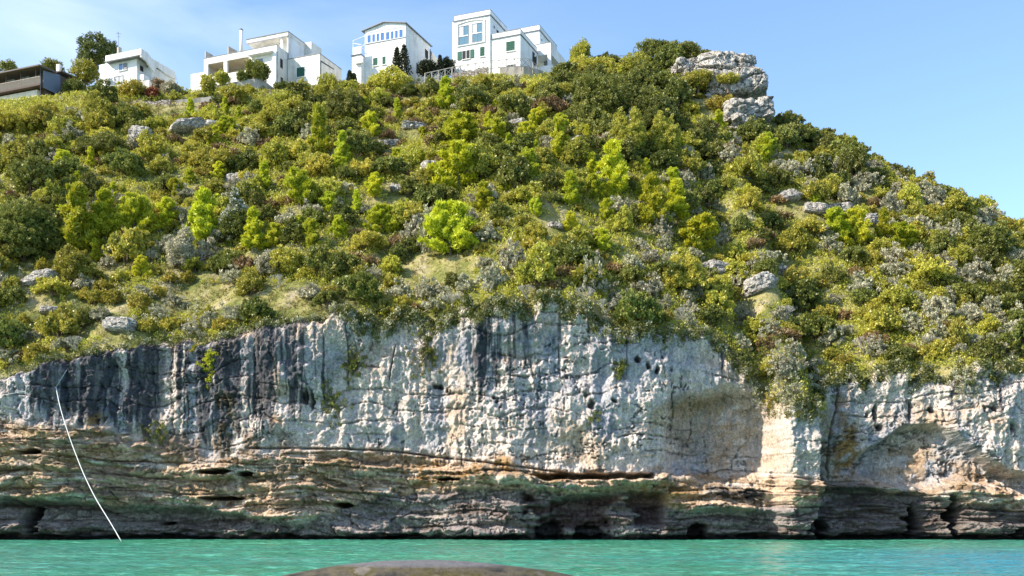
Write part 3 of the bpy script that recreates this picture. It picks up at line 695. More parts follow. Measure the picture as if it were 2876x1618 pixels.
# --- white house with the pitched roof and blue window band
h = House('gabled_house', 'white house with shallow pitched roof and a band of blue windows under it', 3, 822, 800, 163)
uL, _ = h.f(298, 700); zb = h.f(298, 860)[1]-5; vd, _ = h.s_(1142, 500)
zr, zl = h.f(822, 165)[1], h.f(298, 262)[1]; ua, za = h.f(548, 160)
h.o['category'] = 'house'
MB().prism([(uL, zb), (0, zb), (0, zr), (ua, za), (uL, zl)], 'y', 0, vd).build('wall', MAT['white_plaster'], h.o)
ov = .3; th = .12
def off(p_, q_): return
MB().prism([(0.25, zr-.07), (0.25, zr+th-.05), (ua, za+th+.03), (uL-.45, zl+th-.10), (uL-.45, zl-.12), (ua, za+.01)], 'y', -.35, vd+.35).build('roof', MAT['grey_trim'], h.o)
zled = h.f(298, 440)[1]; MB().box(uL-.02, .04, -.08, 0, zled-.05, zled+.04).build('string_course', MAT['grey_trim'], h.o)
for x0, x1, yt in ((333, 550, 288), (574, 790, 248)):
    u0, z1 = h.f(x0, yt); u1, _ = h.f(x1, yt); z0 = h.f(x0, yt+133)[1]
    w = MB().box(u0-.08, u0, -.07, 0, z0-.08, z1+.08).box(u1, u1+.08, -.07, 0, z0-.08, z1+.08).box(u0, u1, -.07, 0, z1, z1+.08).box(u0, u1, -.07, 0, z0-.08, z0).build('window', MAT['white_paint'], h.o)
    MB().box(u0, u1, -.02, 0, z0, z1).build('pane', MAT['blue_glass'], w)
    m2 = MB()
    for k in range(1, 4): x = u0+(u1-u0)*k/4; m2.box(x-.12, x+.12, -.065, -.025, z0, z1-.4)
    m2.box(u0, u1, -.066, -.024, z1-.42, z1-.33); m2.build('mullion', MAT['white_paint'], w)
    MB().box(u0, u1, -.03, -.021, z1-.32, z1-.02).build('blind', MAT['curtain'], w)
h.win(405, 465, 617, 715, 0, 'shutter2'); h.win(525, 568, 598, 697, 0, 'shutter')
h.swin(1078, 1110, 500, 600, 0); h.swin(966, 980, 680, 800, 0); h.swin(1000, 1011, 700, 790, 0)  # last two stand in for dark upright shapes before the wall
MB().tube([(.06, vd-.1, zb), (.06, vd-.1, h.s_(1142, 500)[1])], .05).build('drainpipe', MAT['dark_metal'], h.o)
vA = -1.1; u0, ztA = h.f(133, 590, vA); u1 = uL-.01
h.box('annex_wall', 'white_plaster', u0, u1, vA, 3.5, zb, ztA); h.box('balcony_slab', 'dark_metal', u0-.15, u1+.02, vA-.15, 3.5, ztA+.002, ztA+.13)
zr1 = h.f(160, 480, vA)[1]
h.box('balcony_parapet', 'white_plaster', u0+.1, u0+.2, vA, 3.3, ztA+.132, zr1); h.box('balcony_parapet', 'white_plaster', u0+.2, u1, vA, vA+.1, ztA+.132, zr1)
zp1 = h.f(160, 385, vA)[1]; mb = MB(); g = lambda x, z, v=vA+.05: (x, v, z)
mb.tube([g(u0+.15, zr1), g(u0+.15, zp1), (u0+1.6, 0.1, zp1+1.0)], .05).tube([g(u0+.15, zp1-.4), g(u1, zr1+.3)], .045).tube([g(u0+.15, zp1), (u0+.15, 3., zp1)], .05)
mb.tube([g(u0+.15, zr1+.05), g(u1, zr1+.05)], .04).tube([(u0+.15, 1.4, zr1), (u0+.15, 1.4, zp1), (u1, 1.4, zp1+.8)], .05); mb.build('pergola_frame', MAT['white_paint'], h.o)
ub, zb1 = h.f(180, 700, vA); ub2, zb2 = h.f(285, 605, vA); h.box('meter_cabinet', 'white_paint', ub, ub2, vA-.45, vA-.002, zb1, zb2, bevel=.02)
vv, zz1 = h.s_(1160, 525, .3); v3, zz2 = h.s_(1250, 645, .3)
MB().prism([(vd+.02, zb), (v3+.5, zb), (v3+.5, zz2), (vv, zz1), (vd+.02, zz1)], 'x', -4, .3).build('rear_annex', MAT['cream_plaster'], h.o)

# --- long villa
h = House('terraced_villa', 'long cream villa with covered loggia, round chimney pipe and roof terrace', 2, 1275, 800, 167)
uL, _ = h.f(335, 600); zb = h.f(335, 720)[1]-6; zt0 = h.f(1272, 303)[1]; vd, _ = h.s_(1398, 480)
zo = h.f(600, 515)[1]; zo2 = h.f(400, 700)[1]-.2; ucol0, ucol1 = h.f(588, 600)[0], h.f(632, 600)[0]; uend = h.f(915, 500)[0]
h.box('upper_wall', 'cream_plaster', uL, 0, 0, .35, zo, zt0)
h.box('ceiling', 'peach_plaster', uL+.02, uend, .352, vd, zo, zo+.25)
h.box('roof_terrace', 'cream_plaster', uL+.02, -.36, .352, 12, zo+.252, zt0-1.0)
h.box('side_wall', 'cream_plaster', -.35, 0, .352, vd+1, zb, zt0-.0)
h.box('back_wall', 'peach_plaster', uL+.02, uend, 3.6, 3.9, zb, zo); h.box('lower_wall', 'white_plaster', uL, uend, 0.02, .35, zb, zo2)
h.box('pillar', 'white_plaster', uL, h.f(385, 600)[0], 0.01, .4, zo2, zo); h.box('pillar', 'white_plaster', ucol0, ucol1, 0.01, .4, zo2, zo)
h.box('bay_wall', 'white_plaster', uend, -.352, .02, vd, zb, zo-.002)
h.box('left_wall', 'cream_plaster', uL+.02, uL+.35, .402, 11, zb, zo)
u0, z1 = h.f(925, 455, -.3); u1, _ = h.f(1235, 400, -.3); h.box('canopy', 'white_plaster', u0, u1, -.9, .018, z1-.05, z1+.12)
h.box('pier', 'white_plaster', h.f(1235, 600)[0], 0.03, -.35, .015, zb, h.f(1240, 400)[1])
h.win(985, 1100, 498, 690, 0, 'pane', 'white_paint', 2, 'window_glass', False, 'glazed_door' if 0 else 'window_glass', name='glazed_door') if 0 else h.win(985, 1100, 498, 690, .02, 'pane', 'white_paint', 2, 'window_glass', False, 'glazed_door')
h.swin(1322, 1347, 485, 590, 0); h.swin(1328, 1352, 725, 835, 0)
h.box('coping', 'grey_trim', uL-.06, .06, -.06, .40, zt0, zt0+.06)
for x0, ztop_, x1, zlow in ((345, 388, 440, 440), (640, 322, 750, 385)):
    ub, z1 = h.f(x0, ztop_, .4); v2, z2 = h.s_(x1, zlow, ub)
    MB().prism([(.42, zt0-1), (max(v2, 1.5), zt0-1), (max(v2, 1.5), z2), (.42, z1)], 'x', ub, ub+.2).build('terrace_fin', MAT['grey_concrete'], h.o)
ua_, z1 = h.f(817, 120, 1.0); rr = (h.f(838, 200, 1)[0]-h.f(796, 200, 1)[0])/2
c_ = MB().tube([(ua_, 1., zt0-1), (ua_, 1., z1)], rr*.95, 12).build('chimney', MAT['white_plaster'], h.o, True)
MB().tube([(ua_, 1., z1+.002), (ua_, 1., z1+.10), (ua_, 1., z1+.3)], [rr*.9, rr*1.05, rr*.4], 12).build('chimney_cap', MAT['dark_metal'], c_)
vU = 3.0; uU, _ = h.f(1425, 300, vU); zpU = h.f(1420, 138, vU)[1]; zsU = h.f(1415, 195, vU)[1]; uUl, _ = h.f(842, 250, vU-1); vUe, _ = h.s_(1632, 275, uU)
h.box('upper_floor_wall', 'white_plaster', uUl+.3, uU-.25, vU+1.6, vUe-.1, zt0-1.0, zsU); h.box('upper_floor_wall', 'white_plaster', uU-.245, uU, vU+.02, vUe, zb, zsU)
h.box('stair_wall', 'cream_plaster', .01, uU-.25, vU+.03, vU+.4, zb, zt0)
h.box('roof_slab', 'cream_plaster', uUl, uU+.04, vU-1.0+.9, vUe+.1, zsU+.002, zpU); h.box('coping', 'grey_trim', uUl-.08, uU+.10, vU-.2, vUe+.2, zpU+.002, zpU+.08)
h.box('eave_line', 'grey_trim', uUl-.03, uU+.06, vU-.16, vU-.102, zsU-.05, zsU+.1)
uq = h.f(1325, 300, vU)[0]; h.box('pillar', 'white_paint', uq, uq+.28, vU+.03, vU+.3, zt0-1, zsU)
ux, zx = h.f(865, 360, vU+1.5); h.box('air_conditioner', 'white_paint', ux, ux+.9, vU+1.1, vU+1.59, zt0-.9, zt0-.2)
MB().tube([(uU+.06, vU-.05, zb), (uU+.06, vU-.05, zpU)], .045).build('drainpipe', MAT['grey_trim'], h.o)
vT = vUe+.1; uT, _ = h.f(1722, 300, vT); zT = h.f(1715, 262, vT)[1]; vTe, _ = h.s_(1832, 400, uT)
h.box('attic_block', 'cream_plaster', uU-1, uT, vT+.02, max(vTe, vT+3), zt0-.5, zT)
vD = vU-.2; uD, _ = h.f(1830, 600, vD); zD = h.f(1828, 418, vD)[1]; uDl, _ = h.f(1402, 700, vD); vDe, _ = h.s_(2112, 625, uD); zDe = zD
h.box('low_wing_wall', 'cream_plaster', uU+.01, uD, vD, vDe, zb, zD); h.box('coping', 'grey_trim', uU+.02, uD+.05, vD-.06, vDe, zD+.002, zD+.1)
h.win(1535, 1640, 603, 725, vD, 'shutter2')
v1, z1 = h.s_(1840, 508, uD); v2, z2 = h.s_(2010, 622, uD); v3, z3 = h.s_(1842, 700, uD)
MB().prism([(v1, z3), (v1+.12, z3), (v1+.12, z1-.15), (v2, z2-.02), (v2, z2+.1), (v1, z1+.05)], 'x', uD+.002, uD+.06).build('recess_outline', MAT['dark_metal'], h.o)  # flat dark strip stands in for the outline of a triangular side recess
v4, z4 = h.s_(2120, 672, uD+.8); zw = h.s_(1835, 708, uD+.8)[1]; h.box('terrace_wall', 'cream_plaster', uD+.7, uD+.9, vD+.3, max(v4, vD+4), zb-1, zw)
h.box('terrace_floor', 'cream_plaster', uD+.002, uD+.698, vD+.3, max(v4, vD+4), zb-1, zw-.9)
u0, z1 = h.f(165, 685, 2.); u1, _ = h.f(330, 700, 2.); h.box('garden_room', 'cream_plaster', u0, uL-.01, 2., 5., zb-1, z1)
h.box('garden_room_door', 'white_paint', h.f(232, 750, 2.)[0], h.f(322, 750, 2.)[0], 1.9, 1.998, h.f(232, 850, 2.)[1], h.f(232, 745, 2.)[1])

# --- small white house beside the dark pine
h = House('parapet_house', 'small white house with swept parapet and blue window next to the tall dark pine', 1, 1768, 740, 166)
uL, _ = h.f(1365, 560); zb = h.f(1365, 830)[1]-5; zs = h.f(1760, 443, -.0)[1]; vd, _ = h.s_(2255, 645, .3)
h.box('wall', 'white_plaster', uL, 0, 0, 5.5, zb, zs)
vo = -.9; uP0, zp = h.f(1362, 428, vo); uP1, _ = h.f(1825, 350, vo); zp = h.f(1825, 352, vo)[1]; zq = h.f(1760, 443, vo)[1]
h.box('parapet', 'white_plaster', uP0, uP1, vo, vo+.2, zq, zp); h.box('roof_slab', 'grey_trim', uP0-.2, uP1-.05, vo+.202, 5.5, zq, zq+.12); h.box('eave_line', 'grey_trim', uP0-.3, uP1-.0, vo-.05, vo-.002, zq-.04, zq+.05)
pts = []
for x, y in ((1826, 352), (1905, 400), (1965, 480), (2255, 645)): pts.append(h.s_(x, y, uP1))
bot = [h.s_(x, y, uP1) for x, y in ((2285, 750), (2150, 690), (2030, 590), (1985, 655), (1905, 530), (1826, 460))]
MB().prism(pts+bot, 'x', uP1-.25, uP1).build('swept_parapet', MAT['white_plaster'], h.o)
vm = bot[3][0]
h.box('rear_wall', 'white_plaster', .01, uP1-.26, vm, bot[0][0], zb, min(bot[0][1], bot[2][1])+.0); h.box('rear_wall', 'white_plaster', uL, 0, 5.51, bot[0][0], zb, bot[2][1])
h.win(1540, 1638, 556, 640, 0, 'pane', 'white_paint', 2, 'blue_glass'); ub, z1 = h.f(1605, 550); ub2 = h.f(1645, 550)[0]; z0 = h.f(1605, 633)[1]
MB().box(ub, ub2, -.12, -.07, z0, z1).build('shutter', MAT['grey_trim'], h.o)
h.swin(1812, 1845, 575, 630, 0, 'dark_metal', 'dark_room', 'arched_door')
u0, z0 = h.f(1785, 722, -.1); v0, _ = h.s_(1778, 700, 0); v1, z1 = h.s_(1900, 632, 1.0)
h.box('balcony', 'white_plaster', .002, 1.0, .3, max(v1, 2.2), h.s_(1785, 722, 1.0)[1], h.s_(1785, 645, 1.0)[1]); h.box('balcony_slab', 'grey_trim', .002, 1.06, .25, max(v1, 2.2)+.05, h.s_(1785, 722, 1.0)[1]-.12, h.s_(1785, 722, 1.0)[1]-.002)
u0, z1 = h.f(1284, 563, .4); h.box('side_annex', 'white_plaster', u0, uL-.01, .4, 5, zb, z1)
h.win(1485, 1590, 722, 800, 0, 'pane', 'grey_trim', 2, 'curtain', False, name='garden_door')
uc, zc_ = h.f(1543, 370, 1.0); c_ = MB().tube([(uc, 1, zq+.2), (uc, 1, zc_+.3)], .35, 10).build('chimney', MAT['grey_concrete'], h.o)
ux, z0 = h.f(1275, 850, -2.5); ux2, z1 = h.f(1480, 830, -2.5)
house1 = h

# --- dark timber chalet
h = House('timber_chalet', 'dark timber chalet with railed veranda and blue grey sheet side at the left edge', 1, 515, 900, 160)
ul, _ = h.f(-260, 700); ze = h.f(455, 575)[1]; zf = h.f(455, 812)[1]; zu = h.f(380, 900)[1]; v1, _ = h.s_(775, 700)
zb = h.f(0, 935)[1]-2.5; vb = 2.0; hs = h.s_(520, 620)[1]; hl = h.s_(540, 850)[1]; he = h.s_(790, 700)[1]; hle = h.s_(770, 930)[1]
h.box('veranda_floor', 'dark_wood', ul, 0, 0, vb, zf-.25, zf); h.box('wall', 'wood_planks', ul, -.02, vb+.002, 9, zf-.25, ze)
h.box('underfloor_shade', 'dark_wood', ul, -.3, vb-.5, 8, zu-.6, zf-.252); h.box('base_wall', 'cream_plaster', ul, h.f(480, 930, 0.8)[0], .8, 7, zb, h.f(380, 900, .8)[1])  # first box is a dark stand-in for the shaded void below the floor
MB().prism([(.6, hl), (v1, hl), (v1, he), (.6, hs)], 'x', -.015, .05).build('side_sheet', MAT['corrugated_sheet'], h.o)
mb = MB()
x = ul
while x < 0: mb.box(x, x+.06, .03, .07, zf, zf+1.0); x += .16
mb.box(ul, 0, 0, .1, zf+1.0, zf+1.1); mb.build('railing', MAT['grey_wood'], h.o)
for xx in (70, 262, 452): u_, _ = h.f(xx, 700); h.box('post', 'dark_wood', u_-.07, u_+.07, .1, .25, zf, ze)
for a, b in ((85, 130), (138, 188), (272, 320), (328, 378)): h.win(a, b, 690, 780, vb, 'pane', 'grey_wood', 1, 'curtain', False)
vr0 = -.7; ua, za_ = h.f(490, 558, vr0)
zfr = h.f(455, 590, vr0)[1]
zend = h.s_(1040, 740, .5); zmid = h.s_(720, 640, .5); z00 = h.s_(500, 560, .5)
sl = (zend[1]-z00[1])/(zend[0]-z00[0])
MB().prism([(vr0, z00[1]+.1), (vr0, z00[1]-.1), (zmid[0], zmid[1]-.25), (zmid[0]+.2, zmid[1])], 'x', ul-1, .5).build('roof', MAT['roof_tile'], h.o)
MB().prism([(zmid[0]+1, zmid[1]+.5), (zmid[0]+1, zmid[1]+.3), (zend[0], zend[1]-.2), (zend[0], zend[1])], 'x', -6, .5).build('rear_roof', MAT['roof_tile'], h.o)
h.box('rear_wall', 'cream_plaster', -6, -.1, 9.01, max(10, zend[0]-1), zb, zend[1]-.3)
MB().tube([(.1, .05, zb), (.1, .05, hs)], .06).build('drainpipe', MAT['dark_metal'], h.o)
uc, zc_ = h.f(745, 575, 7); MB().box(uc-.3, uc+.3, 7, 7.5, zc_-1.2, zc_+.25).build('chimney', MAT['white_plaster'], h.o)

# ------------------------------------------------------------------ walls, fences, poles near the houses
def wallrun(name, label, pts, hgt, thick, mat, cat='wall', wave=0., group=None):
    """a wall along world points (x, y, ztop)"""
    n = len(pts); vs = []
    o0 = Vector(pts[0])
    for i, p_ in enumerate(pts):
        d = (Vector(pts[min(i+1, n-1)])-Vector(pts[max(i-1, 0)])); nn = Vector((-d.y, d.x, 0)).normalized()*thick/2
        q = Vector(p_)-o0
        vs += [q-nn-Vector((0, 0, hgt)), q-nn, q+nn, q+nn-Vector((0, 0, hgt))]
    fs = []
    for i in range(n-1):
        a = i*4; b = a+4
        for k in range(4): fs.append((a+k, a+(k+1) % 4, b+(k+1) % 4, b+k))
    fs += [(3, 2, 1, 0), (4*n-4, 4*n-3, 4*n-2, 4*n-1)]
    mb = MB(); mb.poly(vs, fs); o_ = mb.build(name, MAT[mat]); o_.location = o0
    return tag(o_, label, cat, group)
def seg(pts, n):
    out_ = []
    for a, b in zip(pts[:-1], pts[1:]):
        for k in range(n): out_.append(tuple(np.array(a)+(np.array(b)-np.array(a))*k/n))
    return out_+[pts[-1]]
def jit(pts, s_, a): r = random.Random(s_); return [(p_[0], p_[1], p_[2]+r.uniform(-a, a)) for p_ in pts]
wallrun('retaining_wall', 'curved grey concrete retaining wall under the long cream villa', seg([P(600, 243, 163), P(717, 222, 163), P(732, 222, 163.3), P(768, 250, 165)], 2), 3.5, .5, 'grey_concrete', 'retaining wall')
wallrun('stone_wall', 'low stone wall under the green shuttered low wing of the cream villa', jit(seg([P(780, 258, 163.5), P(840, 250, 162.5), P(905, 240, 161.5), P(960, 226, 161)], 5), 3, .12), 2.2, .6, 'rubble_stone', 'stone wall')
wallrun('stone_wall', 'pinkish rubble stone bank beneath the tower house railing', jit(seg([P(1272, 212, 160.6), P(1330, 200, 160.4), P(1372, 190, 160.3)], 6), 5, .15), 3.2, .9, 'rubble_stone', 'stone wall')
wallrun('retaining_wall', 'smooth grey retaining wall at the foot of the tower house wing', seg([P(1405, 192, 160.4), P(1470, 188, 159.8), P(1510, 196, 160.8), P(1536, 208, 163)], 3), 3, .5, 'grey_concrete', 'retaining wall')
wallrun('retaining_wall', 'pale low wall in front of the small white parapet house', seg([P(275, 243, 162), P(330, 240, 162), P(420, 226, 161.5), P(470, 228, 162)], 2), 2.0, .4, 'cream_plaster', 'retaining wall')
wallrun('terrace_wall', 'tumbled dry stone terrace wall below the small parapet house', jit(seg([P(315, 296, 157), P(400, 288, 156.5), P(480, 283, 156.5)], 7), 9, .2), 2.0, .7, 'rubble_stone', 'stone wall')
wallrun('terrace_wall', 'grey terrace wall with gaps below the left end of the villa', jit(seg([P(495, 284, 157.5), P(560, 276, 157.5), P(640, 272, 157.5)], 5), 12, .1), 2.0, .6, 'grey_concrete', 'stone wall')

def cross_fence(name, label, pts, hgt, bay, mat, cat='fence', rr=.055):
    pts = [Vector(p_) for p_ in pts]; o0 = pts[0].copy(); root = empty(name, o0); tag(root, label, cat)
    L = [0]
    for a, b in zip(pts[:-1], pts[1:]): L.append(L[-1]+(b-a).length)
    def at(s_):
        for i in range(len(pts)-1):
            if s_ <= L[i+1] or i == len(pts)-2: return pts[i].lerp(pts[i+1], (s_-L[i])/(L[i+1]-L[i]))-o0
    n = max(1, round(L[-1]/bay)); st_ = [at(L[-1]*k/n) for k in range(n+1)]; zz_ = Vector((0, 0, 1))
    for p_ in st_: MB().tube([p_-zz_*.5, p_+zz_*hgt], rr*1.15, 6).build('post', MAT[mat], root)
    for f_ in (.96, .12): MB().tube([p_+zz_*hgt*f_ for p_ in st_], rr*.9, 6).build('rail', MAT[mat], root)
    for a, b in zip(st_[:-1], st_[1:]):
        mb = MB(); mb.tube([a+zz_*hgt*.12, b+zz_*hgt*.94], rr*.7, 5).tube([a+zz_*hgt*.94, b+zz_*hgt*.12], rr*.7, 5); mb.build('cross_brace', MAT[mat], root)
    return root
def q3(zx, zy, Y): return P(960+zx/ZS, 30+zy/ZS, Y)
cross_fence('rustic_fence', 'pale rustic fence with crossed rails between the two right hand houses', [q3(1075, 918, 158), q3(1250, 880, 158.5), q3(1420, 842, 159)], 1.25, 1.15, 'rail_wood', rr=.075)
cross_fence('rustic_fence', 'long grey railing with crossed bars in front of the tower house', [q3(1430, 842, 159.3), q3(1700, 800, 159), q3(1950, 758, 158.6), q3(2200, 735, 158.2), q3(2420, 735, 159), q3(2560, 850, 162)], 1.35, 1.15, 'rail_wood', rr=.05)
cross_fence('rustic_fence', 'thin far railing on the skyline left of the rounded ridge bush', [P(1700, 176, 170), P(1735, 172, 170), P(1765, 170, 170)], .9, 1.1, 'grey_trim', rr=.035)
def lamp_post(label, px_, pyt, pyb, Y):
    b = Vector(P(px_, pyb, Y)); H_ = P(px_, pyt, Y)[2]-b.z; root = empty('street_lamp', b); tag(root, label, 'street lamp')
    MB().tube([(0, 0, -1), (0, 0, H_-.35)], .07, 8).build('pole', MAT['white_paint'], root)
    MB().tube([(0, 0, H_-.45), (0, 0, H_-.32), (0, 0, H_-.1), (0, 0, H_)], [.1, .2, .2, .08], 10).build('globe', MAT['white_paint'], root, True)
lamp_post('short white globe lamp beside the skyline railing', 1718, 160, 182, 169.5)
b = Vector(P(333, 148, 171)); root = empty('antenna_mast', b); tag(root, 'thin tall antenna mast rising behind the small parapet house', 'antenna')
Hm = P(333, 90, 171)[2]-b.z; MB().tube([(0, 0, -4), (0, 0, Hm)], .04, 6).build('mast', MAT['grey_trim'], root)
mb = MB(); mb.tube([(-.45, 0, Hm-.3), (.45, 0, Hm-.3)], .03, 5).tube([(-.3, 0, Hm-.75), (.3, 0, Hm-.75)], .03, 5).tube([(0, 0, Hm-.3), (0, -.5, Hm-.2)], .03, 5); mb.build('aerial', MAT['grey_trim'], root)

# ------------------------------------------------------------------ rope
def rope(name, label, pts, r0):
    o0 = Vector(pts[0]); mb = MB(); mb.tube([Vector(p_)-o0 for p_ in pts], r0, 6); o_ = mb.build(name, MAT['rope_fibre'], smooth=True); o_.location = o0; tag(o_, label, 'rope')
aY = cliff_pt(157, 1087)[1]-.15
A_ = Vector(P(157, 1087, aY)); E_ = Vector(P(342, 1523, 94.5))
pts = []
for k in range(41):
    t_ = k/40; y_ = 1087+436*t_
    x_ = np.interp(y_, [1087,1150,1240,1330,1400,1440,1475,1523], [157,170,199,234,268,293,315,342])
    pts.append(P(x_, y_, aY+(94.5-aY)*t_))
# smooth the traced curve
pa = np.array(pts)
for _ in range(6): pa[1:-1] = (pa[:-2]+2*pa[1:-1]+pa[2:])/4
rope('mooring_rope', 'white rope hanging from the cliff in a long curve down to the water', [tuple(p_) for p_ in pa], .042)
rope('mooring_rope', 'thin white rope running level from the cliff anchor to the left edge', [tuple(A_)]+[P(157-(157+120)*k/8, 1087+(1124-1087)*(k/8)**1.2*1.3, aY-1.5*k/8) for k in range(1, 9)], .02)
pb = Vector(cliff_pt(190, 1040)); rope('anchor_rope', 'short thin rope tied from the anchor point up the dark streaked rock', [tuple(A_), tuple(pb-Vector((0, .2, 0)))], .02)

# ------------------------------------------------------------------ foreground boulder
import bmesh
def superrock(name, label, c, r, seed, mat='limestone', sub=5, pw=3.2, amp=.22, rot=0., cat='rock', freq=1.6, group=None, parts=None, fac=.0):
    bm = bmesh.new(); bmesh.ops.create_icosphere(bm, subdivisions=sub, radius=1)
    v_ = np.array([tuple(v.co) for v in bm.verts]); f_ = np.array([[v.index for v in f.verts] for f in bm.faces]); bm.free()
    allV = []; allF = []; k = 0
    for (cc_, rr_, sd_) in (parts or [((0, 0, 0), r, seed)]):
        v = v_/np.power((np.abs(v_)**pw).sum(1), 1/pw)[:, None]
        p_ = v*np.array(rr_)
        if mat == 'limestone':
            rs = np.random.default_rng(sd_)
            for q in range(11):         # slice planes give the block its broken faces
                nrm = rs.normal(size=3)*np.array([1, 1, .7]); nrm /= np.linalg.norm(nrm)
                dmax = (p_@nrm).max()*rs.uniform(.74, .95); dd = p_@nrm-dmax
                p_ = p_-np.where(dd > 0, dd, 0)[:, None]*nrm*.92
            bedz = (p_[:, 2]*freq*(.45 if cat == 'crag' else .9)+p_[:, 0]*.10*math.sin(sd_*3.)+(vn(p_[:, 0]*.6, p_[:, 1]*.6, sd_)-.5)*.5+sd_*.37) % 1.
            n_ = fbm(p_[:, 0]*freq*2+p_[:, 1]*1.3+sd_, p_[:, 2]*freq*2+p_[:, 1]*.7, 5, sd_, .6)-.5
            d1_, d2_, ci_ = worley(p_[:, 0]*freq*.8+p_[:, 1]*.6+sd_, p_[:, 2]*freq*1.1-p_[:, 1]*.4+n_*.6, sd_)
            hor = p_*np.array([1, 1, .25]); hor /= np.maximum(np.linalg.norm(hor, axis=1), 1e-3)[:, None]
            p_ = p_+hor*(amp*1.6*n_+amp*1.1*(ci_-.5)-amp*1.0*(1-ss(0, .10, d2_-d1_))-amp*1.1*ss(.82, 1, bedz))[:, None]/max(freq, .8)
        else:
            n_ = (fbm(p_[:, 0]*freq+p_[:, 1]*.9+sd_, p_[:, 2]*freq*1.3+p_[:, 1]*.7, 5, sd_)-.5)*2
            p_ = p_*(1+amp*n_)[:, None]
        allV.append(p_+np.array(cc_)); allF.append(f_+k); k += len(v)
    me_ = np_mesh(name, np.concatenate(allV), np.concatenate(allF), MAT[mat], mat == 'mottled_stone')
    o_ = link(name, me_, None, c); o_.rotation_euler = (0, 0, rot); tag(o_, label, cat, group); return o_
yb_ = 8.0; cx_ = (1205-1438)/F*yb_; zt_ = EYE+(HZ-1574)/F*yb_
superrock('boulder', 'rounded mottled brown boulder with pale grey rim at the bottom edge', (cx_, yb_+.0, zt_-1.2), (2.35, 1.0, 1.2), 3, 'mottled_stone', 6, 2.15, .018, cat='boulder', freq=1.2)

# ------------------------------------------------------------------ rock outcrops
def rk(px0, px1, py0, py1, depth, label, seed, Y=None, pw=5, amp=.3, sink=.25):
    m__ = (px1-px0)*.12; px0 -= m__; px1 += m__; py0 += (py1-py0)*.34; amp *= 1.2
    cx__, cy__ = (px0+px1)/2, py1
    x, y, z = hit(cx__, py1-2) if Y is None else P(cx__, py1, Y)
    k = y/F; w_ = (px1-px0)*k; hgt = (py1-py0)*k
    ro_ = superrock('rock_outcrop', label, (x, y+depth*.2, z+hgt*(.5-sink/2)-.15), (w_/2, depth, hgt*(.5+sink/2)), seed, 'limestone', 5, pw, amp, freq=min(2.2, 6/max(w_, hgt)+.5), group='limestone outcrops on the slope')
    ro_.rotation_euler = (-.25, math.sin(seed*2.3)*.16, math.sin(seed)*.35); return ro_
# summit crag
Yk = hit(2045, 288)[1]+1.5; c0 = Vector(P(2050, 235, Yk)); kk = Yk/F
def cp(px_, py_, dy=0): p_ = Vector(P(px_, py_, Yk))-c0; return (p_.x, p_.y+dy, p_.z)
superrock('summit_crag', 'big blue grey limestone crag on the summit at the right end of the ridge', tuple(c0), None, 1, 'limestone', 6, 5, .50, cat='crag', freq=.8, parts=[
    (cp(2012, 190, 1.5), (62*kk, 3.5, 40*kk), 11), (cp(2078, 193, 1), (40*kk, 3.2, 32*kk), 13), (cp(2100, 222, 1), (36*kk, 3, 16*kk), 14), (cp(2025, 255, 0), (52*kk, 4, 38*kk), 15), (cp(2092, 250, 0), (54*kk, 4, 38*kk), 16),
    (cp(1935, 182, 2), (34*kk, 3, 18*kk), 17), (cp(2003, 150, 2.4), (16*kk, 1.6, 14*kk), 18), (cp(1940, 222, 0), (36*kk, 3, 14*kk), 19), (cp(2040, 300, 1), (70*kk, 4, 30*kk), 20)])
Yk = hit(2095, 372)[1]+1.; c0 = Vector(P(2095, 325, Yk)); kk = Yk/F
superrock('lower_crag', 'jagged blue grey crag just under the summit crag above dark scrub', tuple(c0), None, 2, 'limestone', 5, 5, .5, cat='crag', freq=.9, parts=[
    (cp(2075, 318, .5), (46*kk, 3, 30*kk), 21), (cp(2130, 310, 1), (40*kk, 3, 30*kk), 22), (cp(2085, 345, 0), (36*kk, 2.5, 24*kk), 23)])
rk(368, 425, 345, 395, 1.5, 'pale split rock at the left end of the long outcrop below the small parapet house', 31)
rk(475, 585, 340, 372, 2.5, 'long grey ledge of rock below the cream villa', 32, pw=4, amp=.2)
rk(575, 700, 350, 378, 2.0, 'darker continuation of the long rock ledge under the villa', 33, pw=4, amp=.2)
rk(1182, 1242, 436, 490, 1.6, 'white pointed boulder with black cleft in the middle of the slope', 34, pw=2.4, amp=.25)
rk(2182, 2246, 525, 562, 1.2, 'smooth blue grey slab left of the three slabs on the right slope', 35)
rk(2255, 2320, 562, 598, 1.2, 'wide blue grey slab above the yellow pine clump on the right', 36)
rk(2315, 2388, 566, 602, 1.3, 'blue grey slab directly beside the yellow pine clump top', 37)
rk(2425, 2468, 590, 632, 1.2, 'jagged dark grey rock behind the slim yellow pine on the right', 38)
rk(1965, 2045, 722, 775, 1.6, 'grey tilted slab left of the round olive bush on the lower right slope', 39)
rk(2105, 2170, 750, 812, 1.6, 'white and black cracked slab right of the round olive bush', 40)
rk(2160, 2215, 748, 766, 1., 'thin pale slab at the top of the cracked slab', 41)
rk(2285, 2330, 432, 462, 1.2, 'small pale outcrop near the right skyline', 42)
rk(60, 165, 755, 802, 1.5, 'broad pale ledge at the left edge above the grass', 43, pw=3.5)
rk(300, 385, 880, 930, 1.4, 'layered pale rock on the cliff brow at lower left', 44, pw=4)
rk(1130, 1190, 340, 362, 1., 'small pale rocks between shrubs below the fence', 45)
rk(1050, 1130, 392, 412, 1., 'line of small pale rocks left of the tall centre pines', 46)
rk(1100, 1150, 515, 540, 1., 'small bare pale rock on the central slope', 47)
rk(640, 680, 480, 512, .9, 'small pinkish rock on the upper left slope', 48)
rk(1430, 1480, 335, 352, 1.0, 'small rock band under the dark bushes below the tower house', 49)
rk(1540, 1580, 620, 642, .9, 'small pale slab under the lone little pine', 50)
